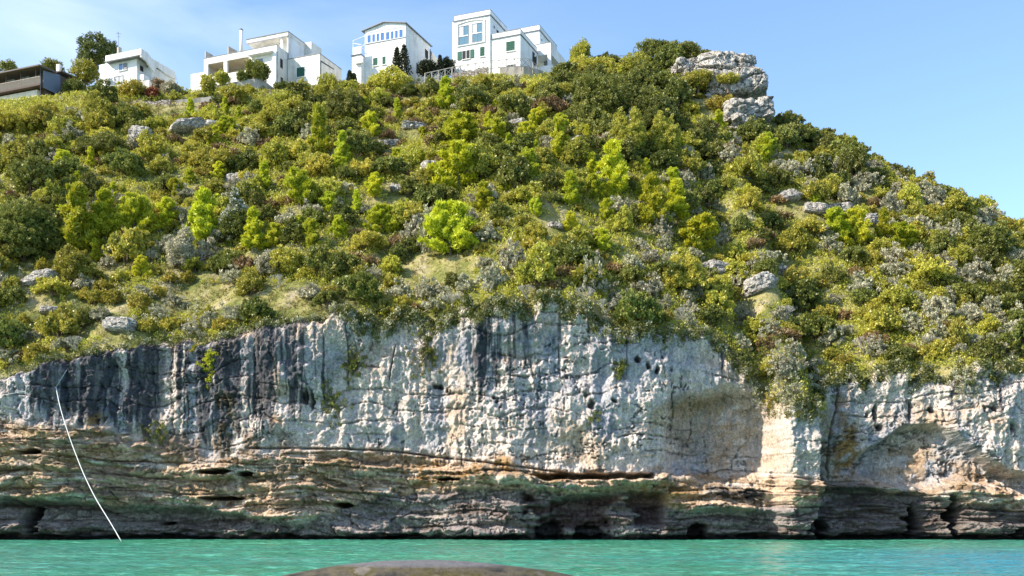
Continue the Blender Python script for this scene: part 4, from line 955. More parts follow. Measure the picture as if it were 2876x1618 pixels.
rk(1610, 1660, 380, 398, .9, 'pale ledge to the right of the double pine', 51)
rk(110, 190, 860, 880, 1., 'flat pale slab in the grass above the left cliff', 52)
rk(2230, 2260, 415, 440, .9, 'grey stone beside the yellow green pine on the right ridge', 53)

# ------------------------------------------------------------------ pines
D = 2876/2576
landmarks = []   # (x, y, z, phrase)
PV = [make_pine('young_pine', 100+i, R, H, nb, slim=sl_) for i, (R, H, nb, sl_) in enumerate([(1.5, 4.2, 44, .5), (1.25, 4.4, 40, .65), (1.9, 4.2, 60, .42), (1.0, 4.4, 34, .6), (1.6, 3.6, 46, .35)])]
PVs = [(1.5, 4.2), (1.25, 4.4), (1.9, 4.2), (1.0, 4.4), (1.6, 3.6)]
PINES = [  # base x, base y, height, width (display pixels), label
 (198,640,178,100,'tallest yellow green pine of the left cluster'),(262,600,125,72,'middle pine of the bright left cluster'),(338,600,112,96,'broad right hand pine of the left cluster'),
 (240,662,62,32,'little pine at the foot of the tall left pine'),(418,582,86,62,'narrow bright pine between the left cluster and the white flowered bush'),
 (512,618,145,82,'tall bright pine directly left of the white flowered bush'),(636,632,112,62,'forked bright pine directly right of the white flowered bush'),(690,622,62,52,'low pine touching the forked pine on its right'),
 (780,632,82,58,'lone round pine right of the forked pine'),(826,536,54,46,'small bright pine alone on the left centre slope'),(800,402,142,54,'tallest slender pine below the low villa wing'),
 (862,412,84,48,'slender pine next to the tallest slender pine'),(930,346,66,48,'small pine high under the gabled house'),(944,502,68,54,'bushy pine left of the pale bare rock'),
 (752,522,92,88,'wide spreading pine over the left centre slope'),(550,452,46,38,'tiny pine high on the left slope'),(664,482,78,40,'thin pale pine on the left centre slope'),
 (1120,276,84,52,'bright pine right below the rustic fence'),(1160,372,84,106,'broad pine under the fence, top of the central clump'),(1152,484,118,128,'largest spreading pine beside the white boulder'),
 (1250,372,74,64,'round topped pine in the upper centre'),(1326,366,60,54,'small pointed pine in the upper centre'),(1410,402,106,58,'tall double topped pine in the upper centre'),
 (1326,452,80,58,'narrow pine below the double topped pine'),(1215,532,78,54,'leaning pine below the largest spreading pine'),(1270,482,44,34,'very small pine in the centre'),
 (1132,642,134,122,'large bushy pine low in the centre above the grass clearing'),(1346,546,50,40,'lone little pine above a pale slab'),(1434,522,92,50,'pointed pine in the right centre'),
 (1494,504,62,54,'low pine touching the pointed pine'),(1542,492,140,84,'tall yellowing pine in the right centre'),(1522,508,60,50,'short pine at the foot of the yellowing pine'),
 (1640,572,136,78,'tall pine with orange foot in the right centre'),(1702,562,112,66,'loose pine right of the orange footed pine'),(1762,642,98,104,'wide bright pine above the tilted slab'),
 (1932,412,78,56,'bright pine alone on the right shoulder'),(2102,612,90,72,'left half of the yellow pine clump on the right'),(2150,622,96,76,'right half of the yellow pine clump on the right'),
 (2222,604,82,40,'slim yellow pine right of the yellow clump'),(2270,622,62,72,'rounded yellow pine at the right end of the yellow group'),(1782,368,34,26,'tiny bright pine in the dark scrub'),
 (962,590,76,76,'pale yellow pine low on the left centre slope'),(356,700,58,44,'small pine above the silver bushes at left'),(2052,520,34,30,'tiny pine near the smooth slab on the right'),
 (1490,440,58,40,'small pine between the double topped and yellowing pines'),(1690,480,60,50,'yellow green sapling above the loose pine')]
for i, (bx, by, hh_, ww, lab) in enumerate(PINES):
    best = min(range(5), key=lambda k: abs(PVs[k][0]*2.1/PVs[k][1]-ww/hh_)+(.03*((i*7+k*3) % 5)))
    p0 = PV[best]; used = 'label' in p0
    o_ = copy_tree(p0) if used else p0
    x, y, z = hit(bx*D, by*D); k = y/F*D
    o_.location = (x, y, z-.1); o_.rotation_euler = (0, 0, (i*1.7) % 6.28)
    o_.scale = (ww*k/2/PVs[best][0]*1.12,)*2+(hh_*k/PVs[best][1],)
    tag(o_, lab, 'pine tree', 'young pines on the hillside'); landmarks.append((x, y, z, 'the '+lab if len(lab.split()) < 8 else 'the '+' '.join(lab.split()[:6])))

# dark umbrella pine, ridge pine and other trees around the houses
def tree(name, label, px_, pyb, pyt, wpx, Y, mat, seed, tufts=150, cat='tree', crown_from=.3, group=None, L=.34, Wd=.14, trunk=.2):
    b = Vector(P(px_, pyb, Y)); k = Y/F; H_ = (pyb-pyt)*k; R2 = wpx*k/2
    root = empty(name, b); tag(root, label, cat, group)
    r = np.random.default_rng(seed); n_ = tufts
    th = r.random(n_)*6.283; cz = r.random(n_)*2-1; sr = np.sqrt(1-cz**2); lob = .72+.5*vn(th*1.2, cz*2+seed, seed); rad = (.45+.55*r.random(n_)**.6)*lob
    hc = H_*(1-crown_from)/2; zc__ = H_*crown_from+hc
    cen = np.stack([np.cos(th)*sr*rad*R2, np.sin(th)*sr*rad*R2*.9, zc__+cz*rad*hc], 1)
    V, Q = leafset(cen, .35+.25*r.random(n_), 34, L, Wd, .7, .3, r)
    link('crown', np_mesh('crown', V, Q, MAT[mat]), root)
    mb = MB(); mb.tube([(0, 0, -1.5), (.1, 0, H_*crown_from), (0, 0, H_*.75)], [trunk, trunk*.8, trunk*.3], 7)
    for q in range(6):
        c = cen[r.integers(n_)]; mb.tube([(0, 0, H_*(crown_from+.1)), tuple(c)], [trunk*.4, .03], 5)
    mb.build('trunk', MAT['bark'], root); return root
tree('umbrella_pine', 'tall dark green pine with rounded crown behind the small parapet house', 272, 232, 98, 116, 172, 'pine_dark', 5, 320, 'pine tree', .28)
tree('garden_tree', 'light green feathery tree between the chalet and the parapet house', 238, 240, 170, 72, 166, 'yellow_leaves', 6, 150, crown_from=.1)
tree('garden_tree', 'large dark tree hiding the rear of the timber chalet', 212, 290, 226, 62, 163, 'dark_leaves', 7, 220, crown_from=.05)
tree('garden_tree', 'dark tree behind the roof of the timber chalet', 145, 215, 172, 60, 176, 'dark_leaves', 8, 130, crown_from=.1)
tree('garden_tree', 'dark bare looking tree at the far left edge of the skyline', 22, 225, 172, 52, 178, 'dark_leaves', 9, 60, crown_from=.2)
tree('garden_tree', 'yellow green lime tree right of the pale wall', 375, 282, 228, 70, 158, 'yellow_leaves', 10, 140, crown_from=.05)
tree('garden_tree', 'red leaved small tree below the parapet house', 425, 283, 250, 34, 158, 'red_leaves', 11, 70, crown_from=.1)
tree('garden_tree', 'orange brown leaved tree behind the red leaved one', 445, 278, 222, 44, 161, 'dry_leaves', 12, 90, crown_from=.1)
tree('garden_tree', 'olive tree with grey foliage in front of the garden wall', 480, 278, 232, 50, 160, 'silver_leaves', 13, 90, crown_from=.1)
tree('garden_tree', 'dark round tree standing against the villa bay', 727, 235, 172, 54, 163.5, 'dark_leaves', 14, 150, crown_from=.08)
tree('garden_tree', 'slim dark shrub tree left of the round one at the villa', 703, 228, 170, 24, 163.6, 'dark_leaves', 15, 60, crown_from=.1)
tree('garden_tree', 'fig tree in front of the villa loggia', 622, 240, 202, 42, 162.6, 'olive_leaves', 16, 80, crown_from=.1)
tree('garden_tree', 'tall conifer at the left corner of the villa', 585, 268, 210, 36, 161, 'olive_leaves', 17, 90, crown_from=.05)
tree('garden_tree', 'small dark tree by the white loggia wall', 680, 232, 202, 26, 163, 'dark_leaves', 18, 50, crown_from=.1)
tree('garden_tree', 'broad leafy tree below the villa retaining wall', 660, 296, 245, 84, 158, 'olive_leaves', 19, 190, crown_from=.05)
tree('garden_tree', 'large loose tree under the low wing of the villa', 800, 330, 262, 130, 156, 'olive_leaves', 20, 300, crown_from=.05)
tree('garden_tree', 'tall bushy tree below the stone wall beside the gabled house', 930, 305, 218, 90, 156, 'olive_leaves', 21, 260, crown_from=.05)
tree('garden_tree', 'big green tree in front of the gabled house', 1100, 290, 192, 130, 156, 'olive_leaves', 22, 340, crown_from=.05)
tree('garden_tree', 'dark thicket tree between gabled house and rustic fence', 1200, 215, 172, 60, 163, 'cypress_leaves', 23, 130, crown_from=.05)
tree('garden_tree', 'dark round tree left of the tower house', 1256, 212, 166, 40, 166, 'cypress_leaves', 24, 110, crown_from=.05)
tree('ridge_pine', 'light green pointed pine on the ridge right of the tower house', 1632, 215, 118, 62, 164, 'olive_leaves', 25, 190, 'pine tree', .05)
tree('ridge_shrub', 'spreading bush around the ridge pine', 1650, 225, 165, 130, 163, 'olive_leaves', 26, 200, 'shrub', .02)
tree('ridge_shrub', 'big dark domed bush on the highest part of the ridge', 1842, 200, 112, 124, 166, 'dark_leaves', 27, 340, 'shrub', .02)
tree('ridge_shrub', 'smaller dark domed bush left of the summit crag', 1932, 182, 122, 84, 168, 'dark_leaves', 28, 200, 'shrub', .02)
tree('ridge_shrub', 'olive bush spilling below the domed ridge bush', 1780, 225, 158, 110, 164, 'olive_leaves', 29, 240, 'shrub', .02)
tree('garden_tree', 'low round dark bush at the right foot of the tower house', 1590, 208, 186, 38, 165, 'cypress_leaves', 30, 60, crown_from=.05)

tree('crag_bush', 'olive bush growing on the ledge between the summit crag blocks', 2045, 232, 212, 60, hit(2045, 288)[1]-2.5, 'olive_leaves', 51, 60, 'shrub', .02)
tree('crag_bush', 'yellowish bush at the foot of the summit crag', 2035, 315, 278, 110, hit(2045, 288)[1]-3.5, 'yellow_leaves', 52, 130, 'shrub', .02)
tree('crag_bush', 'green bush against the left side of the summit crag', 1960, 245, 205, 90, hit(2045, 288)[1]-1, 'olive_leaves', 53, 120, 'shrub', .02)
tree('crag_bush', 'wide dark bush below the lower crag', 2110, 392, 356, 120, hit(2100, 392)[1], 'dark_leaves', 55, 130, 'shrub', .02)
tree('crag_bush', 'dark bush between summit crag and lower crag', 2120, 318, 290, 80, hit(2045, 288)[1]-2.5, 'dark_leaves', 54, 90, 'shrub', .02)
def conifer(label, px_, pyb, pyt, wpx, Y, seed):
    b = Vector(P(px_, pyb, Y)); k = Y/F; H_ = (pyb-pyt)*k; R2 = wpx*k/2; root = empty('spiky_conifer', b); tag(root, label, 'conifer', 'dark spiky conifers near the gabled house')
    r = np.random.default_rng(seed); cen = []; rad = []
    for lv in range(11):
        h_ = .08+.84*lv/10; ln = R2*(1-h_)**.9+.1
        for q in range(7):
            a = q*.9+lv*1.3+r.normal()*.1
            for f_ in (.35, .65, 1.): cen.append((math.cos(a)*ln*f_, math.sin(a)*ln*f_, H_*h_+ln*f_*.25)); rad.append(.13)
    for q in range(5): cen.append((0, 0, H_*(.88+.03*q))); rad.append(.07)
    V, Q = leafset(cen, rad, 16, .26, .09, .8, .3, r); link('crown', np_mesh('crown', V, Q, MAT['cypress_leaves']), root)
    MB().tube([(0, 0, -1), (0, 0, H_*.98)], [.12, .02], 6).build('trunk', MAT['bark'], root)
conifer('left hand dark spiky conifer before the gabled house', 1115, 212, 132, 34, 159.5, 41)
conifer('taller right hand dark spiky conifer before the gabled house', 1135, 218, 124, 46, 159, 42)
conifer('small dark spiky conifer beside the villa terrace', 982, 248, 198, 22, 160, 43)
conifer('second small dark conifer just right of the terrace one', 994, 254, 206, 26, 160, 44)
conifer('thin dark conifer spire behind the rustic fence', 1236, 205, 155, 16, 164, 45)

# yucca with white bloom heads beside the chalet
def bloom(label, px_, pyb, pyt, Y, n_, seed):
    b = Vector(P(px_, pyb, Y)); k = Y/F; H_ = (pyb-pyt)*k; root = empty('yucca', b); tag(root, label, 'yucca', 'white blooming yuccas by the chalet')
    r = np.random.default_rng(seed); V, Q = leafset([(0, 0, .3), (.2, 0, .5), (-.2, .1, .4)], .4, 40, .7, .08, .9, .3, r); link('leaf_rosette', np_mesh('leaf_rosette', V, Q, MAT['olive_leaves']), root)
    for q in range(n_):
        x = (q-(n_-1)/2)*.42+r.normal()*.05; z = H_*(.55+.45*r.random())
        MB().tube([(x*.3, 0, 0), (x, 0, z)], .03, 5).build('stalk', MAT['grey_wood'], root)
        V, Q = leafset([(x, 0, z-.28), (x, 0, z), (x, 0, z+.2)], [.16, .18, .10], 26, .14, .12, .7, .2, r); link('flower_head', np_mesh('flower_head', V, Q, MAT['white_flowers']), root)
bloom('left yucca with five white bloom heads beside the dark chalet', 181, 302, 270, 157.5, 4, 1)
bloom('right yucca with white bloom heads under the dark tree', 224, 296, 280, 157.5, 3, 2)

# ------------------------------------------------------------------ shrubs
def variants(name, mat, n_, **kw):
    return [shrub_mesh(name, mat, seed=200+i*13+len(name)*7, **{**kw, 'R': kw['R']*(.9+.1*(i % 3)), 'H': kw['H']*(.85+.12*((i*2) % 4))}) for i in range(n_)]
SH = {
 'olive': variants('evergreen_shrub', 'olive_leaves', 7, R=1.35, H=1.9, tufts=105, n=38, L=.19, Wd=.115),
 'dark': variants('dark_shrub', 'dark_leaves', 5, R=1.6, H=2.3, tufts=130, n=38, L=.19, Wd=.125),
 'silver': variants('silver_shrub', 'silver_leaves', 6, R=1.0, H=1.4, tufts=55, n=28, L=.20, Wd=.11, spiky=.5, tr=.19, up=.6),
 'dry': variants('dry_shrub', 'dry_leaves', 3, R=1.0, H=1.0, tufts=55, n=24, L=.22, Wd=.10, up=.6),
 'yellow': variants('yellow_shrub', 'yellow_leaves', 3, R=1.1, H=1.2, tufts=60, n=24, L=.22, Wd=.12)}
INFO = {'olive': ('evergreen_shrub', 'olive green shrub', 'olive green shrubs on the slope'), 'dark': ('dark_shrub', 'dark green shrub', 'dark green shrubs on the slope'),
        'silver': ('silver_shrub', 'silver grey shrub', 'silver grey shrubs on the slope'), 'dry': ('dry_shrub', 'brown dry shrub', 'brown dry shrubs on the slope'),
        'yellow': ('yellow_shrub', 'yellow green shrub', 'yellow green shrubs on the slope')}
rr_ = np.random.default_rng(99)
def proj(x, y, z): return 1438+x/y*F, HZ-(z-EYE)/y*F
def weights(px_, py_):
    """kind mix by where the photo shows it"""
    dx, dy = px_/D, py_/D
    w_ = {'olive': .5, 'dark': .18, 'silver': .10, 'dry': .12, 'yellow': .06}
    low_ = np.interp(dy, [430, 620, 800], [0, .5, 1]); rgt = np.interp(dx, [1300, 1900, 2300], [0, .55, 1])
    w_['silver'] += .38*low_+.32*rgt*(dy > 350)
    if dx < 250 and 440 < dy < 680: w_['dark'] += .9
    if 1380 < dx < 1900 and 180 < dy < 350: w_['dark'] += 1.2
    if dx > 1750: w_['dark'] += .25
    if 560 < dx < 680 and 500 < dy < 620: w_['dark'] += 1.
    if 1500 < dx < 1900 and 280 < dy < 450: w_['dark'] += .4; w_['olive'] += .4
    if 300 < dx < 1150 and 280 < dy < 520: w_['dry'] += .22; w_['olive'] += .3
    if dx < 900 and dy > 640: w_['yellow'] += .25
    if 1900 < dx and dy < 400: w_['dark'] += .8
    return w_
CLEAR = [(1000,1190,640,735),(380,900,720,800),(60,330,760,850),(300,560,255,300)]   # grassy clearings (display pixels)
def clear(px_, py_):
    dx, dy = px_/D, py_/D
    return any(a < dx < b and c < dy < d for a, b, c, d in CLEAR)
cand = []
XS_ = rr_.uniform(-75, 85, 14000); DS_ = rr_.random(14000)
yc_ = ycl(XS_)+1.0; yr_ = np.interp(XS_, RX, RY); YS_ = yc_+(yr_+1.5-yc_)*DS_; ZS_ = zt(XS_, YS_)
PX_, PY_ = proj(XS_, YS_, ZS_)
vis = (PX_ > -60) & (PX_ < 2940)
XS_, YS_, ZS_, PX_, PY_ = XS_[vis], YS_[vis], ZS_[vis], PX_[vis], PY_[vis]
placed = []; counts = {k: 0 for k in SH}; CAP = {'olive': 299, 'dark': 260, 'silver': 299, 'dry': 160, 'yellow': 200}
gridc = {}
from collections import Counter
labels = Counter(); AUTO = []
def blocked(px_, py_, x, y):
    for a, b in ((300, 30),): pass
    for lx, ly, lz, ph in landmarks[:len(PINES)]:
        if abs(lx-x) < .9 and -2.2 < y-ly < .6: return True     # keep the fronts of the pines free
        if abs(lx-x) < 1.2 and -3.0 < y-ly <= -1.2 and rr_.random() < .5: return True
    return False
rocks = [(o_.location.x, o_.location.y) for o_ in bpy.data.objects if o_.name.startswith('rock_outcrop')]
def near_rock(x, y): return any(abs(rx-x) < 1.7 and -2.6 < y-ry < .9 for rx, ry in rocks)
SIZE = {'olive': (.6, 1.8), 'dark': (.65, 1.7), 'silver': (.8, 1.5), 'dry': (.8, 1.4), 'yellow': (.8, 1.3)}
def add_shrub(kind, x, y, z, s_, label=None, hs=1.0):
    me_ = SH[kind][rr_.integers(len(SH[kind]))]; nm, lab, grp = INFO[kind]
    o_ = bpy.data.objects.new(nm, me_); COL.objects.link(o_)
    o_.location = (x, y, z-.12); o_.rotation_euler = (rr_.normal()*.08, rr_.normal()*.08, rr_.random()*6.28); o_.scale = (s_, s_, s_*hs*(.85+.3*rr_.random()))
    auto = not label
    if auto:
        size = 'small' if s_ < .85 else ('large' if s_ > 1.2 else 'mid sized')
        best = min(landmarks, key=lambda l: (l[0]-x)**2+((l[1]-y)*.6)**2)
        dx, dy = x-best[0], y-best[1]
        rel = ('just ' if abs(dx)+abs(dy) < 4 else '')+(('right of' if dx > 0 else 'left of') if abs(dx) > abs(dy)*.6 else ('above' if dy > 0 else 'below'))
        label = f"{size} {lab} {rel} {best[3]}"
        w_ = label.split(); label = ' '.join(w_[:14])
    tag(o_, label, 'shrub', grp); labels[label] += 1
    if auto: AUTO.append((o_, math.hypot(dx, dy), label))
    return o_
for a, b, c, d, ph in [(2050,235,0,0,'the summit crag'),(2095,330,0,0,'the lower crag'),(1212,480,0,0,'the white pointed boulder'),(530,370,0,0,'the long rock ledge'),(2215,560,0,0,'the smooth grey slab'),
                       (2005,770,0,0,'the tilted slab'),(2138,805,0,0,'the cracked slab'),(110,800,0,0,'the pale left ledge'),(345,930,0,0,'the layered brow rock'),(2307,460,0,0,'the right skyline outcrop'),(1225,770,0,0,'the grass clearing'),
                       (1842,240,0,0,'the domed ridge bush'),(1400,250,0,0,'the tower house railing'),(640,285,0,0,'the villa terrace wall'),(90,320,0,0,'the timber chalet'),(2600,640,0,0,'the falling right ridge line'),
                       (2700,850,0,0,'the right edge of the slope'),(2450,980,0,0,'the right cliff brow'),(1500,820,0,0,'the central cliff brow'),(900,850,0,0,'the high point of the left cliff brow'),(60,600,0,0,'the dark scrub at left'),
                       (1800,900,0,0,'the rim above the rock bowl'),(2230,1000,0,0,'the planted buttress top')]:
    x, y, z = hit(a, b); landmarks.append((x, y, z, ph))
# distinct large shrubs traced from the photo: kind, base x, base y, height, width (display px), label
SPEC = [('dark',600,612,120,112,'big round bush with white flowers between two bright pines'),('olive',190,715,88,96,'round bush with pale leaves at the foot of the left pines'),
 ('silver',455,680,110,80,'tall pale leaved shrub with upright tufts on the lower left'),('silver',680,700,70,78,'feathery grey bush on the lower left slope'),('silver',1078,640,62,44,'narrow grey bush at the corner of the clearing'),
 ('silver',1040,610,70,62,'hazy grey shrub left of the large low pine'),('dark',1650,345,110,150,'big dark thicket below the domed ridge bush'),('dark',1500,320,120,170,'large dark creeper covered thicket right of the tower house'),
 ('olive',1580,395,110,90,'tall round olive bush with a flat pale top'),('olive',1668,400,118,78,'tall round olive bush, neighbour on the right'),('dark',1750,400,100,110,'dark bush right of the two tall round olive bushes'),
 ('olive',1855,722,66,84,'round yellowish bush between two slabs on the right'),('olive',2000,735,62,100,'wide domed bush right of the cracked slab'),('dark',60,640,140,190,'dark leafy scrub at the left edge'),
 ('dark',130,640,120,120,'dark scrub touching the tall left pine'),('olive',40,335,62,110,'round green shrub below the chalet at left'),('olive',110,328,62,100,'leafy green shrub right of the round one below the chalet'),
 ('olive',255,318,80,86,'tall soft green shrub left of the terrace wall'),('olive',2408,875,70,74,'round bright bush on the right brow'),('olive',1720,740,100,110,'big leafy bush on the right centre brow'),
 ('olive',1420,640,50,90,'low dark green bush right of the clearing'),('silver',1290,690,66,64,'silver bush right of the clearing'),('silver',1490,735,74,64,'silver bush standing on the central brow'),('silver',1230,740,62,44,'upright silver shrub on the central brow'),
 ('dark',1190,290,80,110,'dark glossy bush right of the bright fence pine'),('dark',870,310,80,120,'dark bush under the gabled house tree'),('dark',250,400,60,150,'dark low thicket on the upper left slope'),('olive',690,330,70,110,'loose bush right of the rock ledge'),
 ('dark',2160,395,40,60,'small dark bush sticking up on the right skyline'),('dark',2250,420,34,50,'next small dark bush down the right skyline'),('dark',2440,545,44,90,'dark rounded bush low on the right skyline'),
 ('dry',1370,290,46,90,'orange dry bush below the tower house'),('dry',320,620,50,60,'orange brown bush under the left pines'),('dry',1000,640,50,60,'brown bush left of the grey hazy shrub')]
for kind, bx, by, hh_, ww, lab in SPEC:
    x, y, z = hit(bx*D, by*D); k = y/F*D; s_ = ww*k/2/1.35; n_ = max(1, 0)
    R0 = 1.45 if kind == 'olive' else 1.6 if kind == 'dark' else 1.0; H0 = {'olive': 1.9, 'dark': 2.3, 'silver': 1.5}.get(kind, 1.0)
    # big bushes get their own denser mesh
    if ww > 75 or 'white flowers' in lab:
        sc = ww*k/2; hh2 = hh_*k
        me_ = shrub_mesh(INFO[kind][0], {'olive': 'olive_leaves', 'dark': 'dark_leaves', 'silver': 'silver_leaves', 'dry': 'dry_leaves'}[kind], sc*1.05, hh2*1.05, int(46*sc*max(hh2, 1.5)), 38, .19, .115, int(bx), flowers='white_flowers' if 'white flowers' in lab else None, tr=.28)
        o_ = link(INFO[kind][0], me_, None, (x, y, z-.1)); tag(o_, lab, 'shrub', INFO[kind][2])
    else:
        add_shrub(kind, x, y, z, ww*k/2/R0, lab, hh_*k/H0/(ww*k/2/R0))
    placed.append((x, y, max(ww*k/2, 1.2)))
# more young pines dotted among the named ones
npn = 0
for i in rr_.permutation(len(XS_))[:900]:
    a, b = PX_[i]/D, PY_[i]/D
    if not ((280 < b < 640 and 450 < a < 1850) or (420 < b < 640 and 130 < a < 900)): continue
    if clear(PX_[i], PY_[i]) or rr_.random() < .35: continue
    x, y, z = XS_[i], YS_[i], ZS_[i]
    if any((x-l[0])**2+((y-l[1])*.7)**2 < 5.5 for l in landmarks) or any((x-q[0])**2+(y-q[1])**2 < 9 for q in placed): continue
    o_ = copy_tree(PV[npn % 5]); o_.location = (x, y, z-.1); o_.rotation_euler = (0, 0, rr_.random()*6.28); s_ = rr_.uniform(.38, .72); o_.scale = (s_*1.1, s_*1.1, s_)
    best = min(landmarks, key=lambda l: (l[0]-x)**2+((l[1]-y)*.6)**2); dx, dy = x-best[0], y-best[1]
    rel = ('right of' if dx > 0 else 'left of') if abs(dx) > abs(dy)*.6 else ('above' if dy > 0 else 'below')
    label = f"{'very small' if s_ < .55 else 'small'} young pine {rel} {best[3]}"; label = ' '.join(label.split()[:14])
    tag(o_, label, 'pine tree', 'young pines on the hillside'); AUTO.append((o_, math.hypot(dx, dy), label)); labels[label] += 1
    gridc.setdefault((int(x//3), int(y//3)), []).append((x, y, .7)); placed.append((x, y, 1.)); npn += 1
    if npn >= 55: break
print('extra pines', npn)
rest = []
for i in range(len(XS_)):
    x, y, z, a, b = XS_[i], YS_[i], ZS_[i], PX_[i], PY_[i]
    w_ = weights(a, b); ks = list(w_); p_ = np.array([w_[k] for k in ks]); kind = ks[rr_.choice(len(ks), p=p_/p_.sum())]
    s_ = rr_.uniform(*SIZE[kind]); rad = {'olive': 1.25, 'dark': 1.4, 'silver': .95, 'dry': .9, 'yellow': 1.0}[kind]*s_
    if clear(a, b) and rr_.random() < .93: continue
    if near_rock(x, y) and rr_.random() < .92: continue
    g_ = (int(x//3), int(y//3)); ok = True
    for ii in (-1, 0, 1):
        for jj in (-1, 0, 1):
            for (qx, qy, qr) in gridc.get((g_[0]+ii, g_[1]+jj), ()):
                if (qx-x)**2+((qy-y)*.8)**2 < ((qr+rad)*.5)**2: ok = False; break
    if not ok: rest.append(i); continue
    if blocked(a, b, x, y): rest.append(i); continue
    if counts[kind] >= CAP[kind]: continue
    if DS_[vis][i] > .90 and 250 < a < 1580: s_ *= .6
    if DS_[vis][i] > .86 and a > 2150: s_ = min(s_, .95)
    if 1120 < a < 1580 and b < 250: continue
    if (1975 < a < 2190 and b < 318) or (2010 < a < 2200 and 300 < b < 400) or (a < 250 and b < 335): continue
    gridc.setdefault(g_, []).append((x, y, rad)); counts[kind] += 1
    add_shrub(kind, x, y, z, s_)
TENS = ['', '', 'twenty', 'thirty', 'forty']; ONE = ['', 'first', 'second', 'third', 'fourth', 'fifth', 'sixth', 'seventh', 'eighth', 'ninth', 'tenth', 'eleventh', 'twelfth', 'thirteenth', 'fourteenth', 'fifteenth', 'sixteenth', 'seventeenth', 'eighteenth', 'nineteenth']
ORD = ['nearest', 'second nearest', 'third nearest', 'fourth nearest', 'fifth nearest', 'sixth nearest', 'seventh nearest', 'eighth nearest', 'ninth nearest', 'tenth nearest', 'eleventh nearest', 'twelfth nearest']
byl = {}
for o_, d_, b_l in AUTO: byl.setdefault(b_l, []).append((d_, o_))
for b_l, lst in byl.items():
    if len(lst) > 1:
        for q, (d_, o_) in enumerate(sorted(lst, key=lambda t_: t_[0])): o_['label'] = ' '.join(((ORD[q] if q < 12 else (ONE[q+1] if q < 19 else (TENS[(q+1)//10]+'-'+ONE[(q+1) % 10] if (q+1) % 10 else TENS[(q+1)//10][:-1]+'ieth'))+' nearest')+' '+b_l).split()[:16])
print('shrubs', counts, 'dup labels', sum(1 for v_ in labels.values() if v_ > 1), 'distinct', len(labels))

# undergrowth nobody could count: small tufts filling the slope
def carpet(name, mat, pts, n_, L, Wd, rad, seed, up=.5):
    r = np.random.default_rng(seed); V, Q = leafset(pts, rad*(.6+.8*r.random(len(pts))), n_, L, Wd, .6, up, r)
    o_ = link(name, np_mesh(name, V, Q, MAT[mat])); tag(o_, kind='stuff'); return o_
def scatter(n_, seed, xr=(-80, 92)):
    r = np.random.default_rng(seed); x = r.uniform(*xr, n_); d = r.random(n_); yc__ = ycl(x)+.5; yr__ = np.interp(x, RX, RY); y = yc__+(yr__+3-yc__)*d; return x, y, zt(x, y)
x, y, z = scatter(44000, 1); m_ = fbm(x*.12, y*.12, 3, 161)
isr = np.array([near_rock(a, b) for a, b in zip(x, y)]); a_, b_ = proj(x, y, z)
clr = np.array([clear(p_, q_) for p_, q_ in zip(a_, b_)])
g_ = (m_ > .30) & ~isr & ~clr
carpet('undergrowth', 'olive_leaves', np.stack([x, y, z+.28], 1)[g_], 24, .21, .12, .46, 2); tag(bpy.data.objects['undergrowth'], 'low olive green undergrowth filling the gaps between shrubs', 'undergrowth')
x, y, z = scatter(9000, 3); a_, b_ = proj(x, y, z); g_ = (fbm(x*.15, y*.15, 3, 162) > .5) & ((b_ > 620) | (a_ > 2000)) & (a_ > 0)
carpet('silver_undergrowth', 'silver_leaves', np.stack([x, y, z+.3], 1)[g_], 24, .20, .11, .36, 4, .8); tag(bpy.data.objects['silver_undergrowth'], 'low silver grey herbs between the shrubs of the lower slope', 'undergrowth')
x, y, z = scatter(30000, 5); a_, b_ = proj(x, y, z); clr = np.array([clear(p_, q_) for p_, q_ in zip(a_, b_)]); g_ = (fbm(x*.2, y*.2, 3, 163) > .56) | clr
carpet('dry_grass', 'grass_blades', np.stack([x, y, z+.02], 1)[g_], 14, .28, .07, .26, 6, 1.2); tag(bpy.data.objects['dry_grass'], 'yellow green grass and herbs of the clearings', 'grass')
# brow scrub hanging over the cliff edge
r = np.random.default_rng(8); x = r.uniform(-62, 68, 5200)
a_ = 1438+x/YC*F; dens = np.interp(a_, [0,100,330,700,900,960,1100,1600,1750,2050,2110,2300,2876], [.15,.35,.15,.2,.35,.9,1,1,.8,.7,1,1,.9])
k_ = r.random(len(x)) < dens; x = x[k_]; zt_e = np.interp(x, CX, CZ); drop = r.random(len(x))**1.6*np.interp(1438+x/YC*F, [0,900,1000,1700,2000,2110,2290,2320,2876], [.3,.4,1.8,1.6,.9,2.2,2.2,1.0,1.4])
y = ycl(x)+np.interp(drop, [0, .5, 2.5], [1.2, .1, -.3])+r.normal(size=len(x))*.2
j_ = np.clip(((x-xs[0])/.09).astype(int), 0, len(xs)-1)
ii_ = np.clip(((zt_e-drop+1.5)/(ztop[0, j_]+1.5)*(nt_-1)).astype(int), 0, nt_-1); y = np.minimum(Yv[ii_, j_]-.1, y+2)
pt = np.stack([x, y, ztop[-1, j_]-drop+.25], 1); sel = r.random(len(x))
carpet('brow_scrub', 'dark_leaves', pt[sel < .62], 26, .22, .12, .42, 9, .2); tag(bpy.data.objects['brow_scrub'], 'dark scrub hanging over the upper edge of the cliff', 'scrub')
carpet('brow_herbs', 'silver_leaves', pt[sel >= .62], 22, .20, .11, .32, 10, .4); tag(bpy.data.objects['brow_herbs'], 'grey herbs growing along the cliff edge', 'scrub')

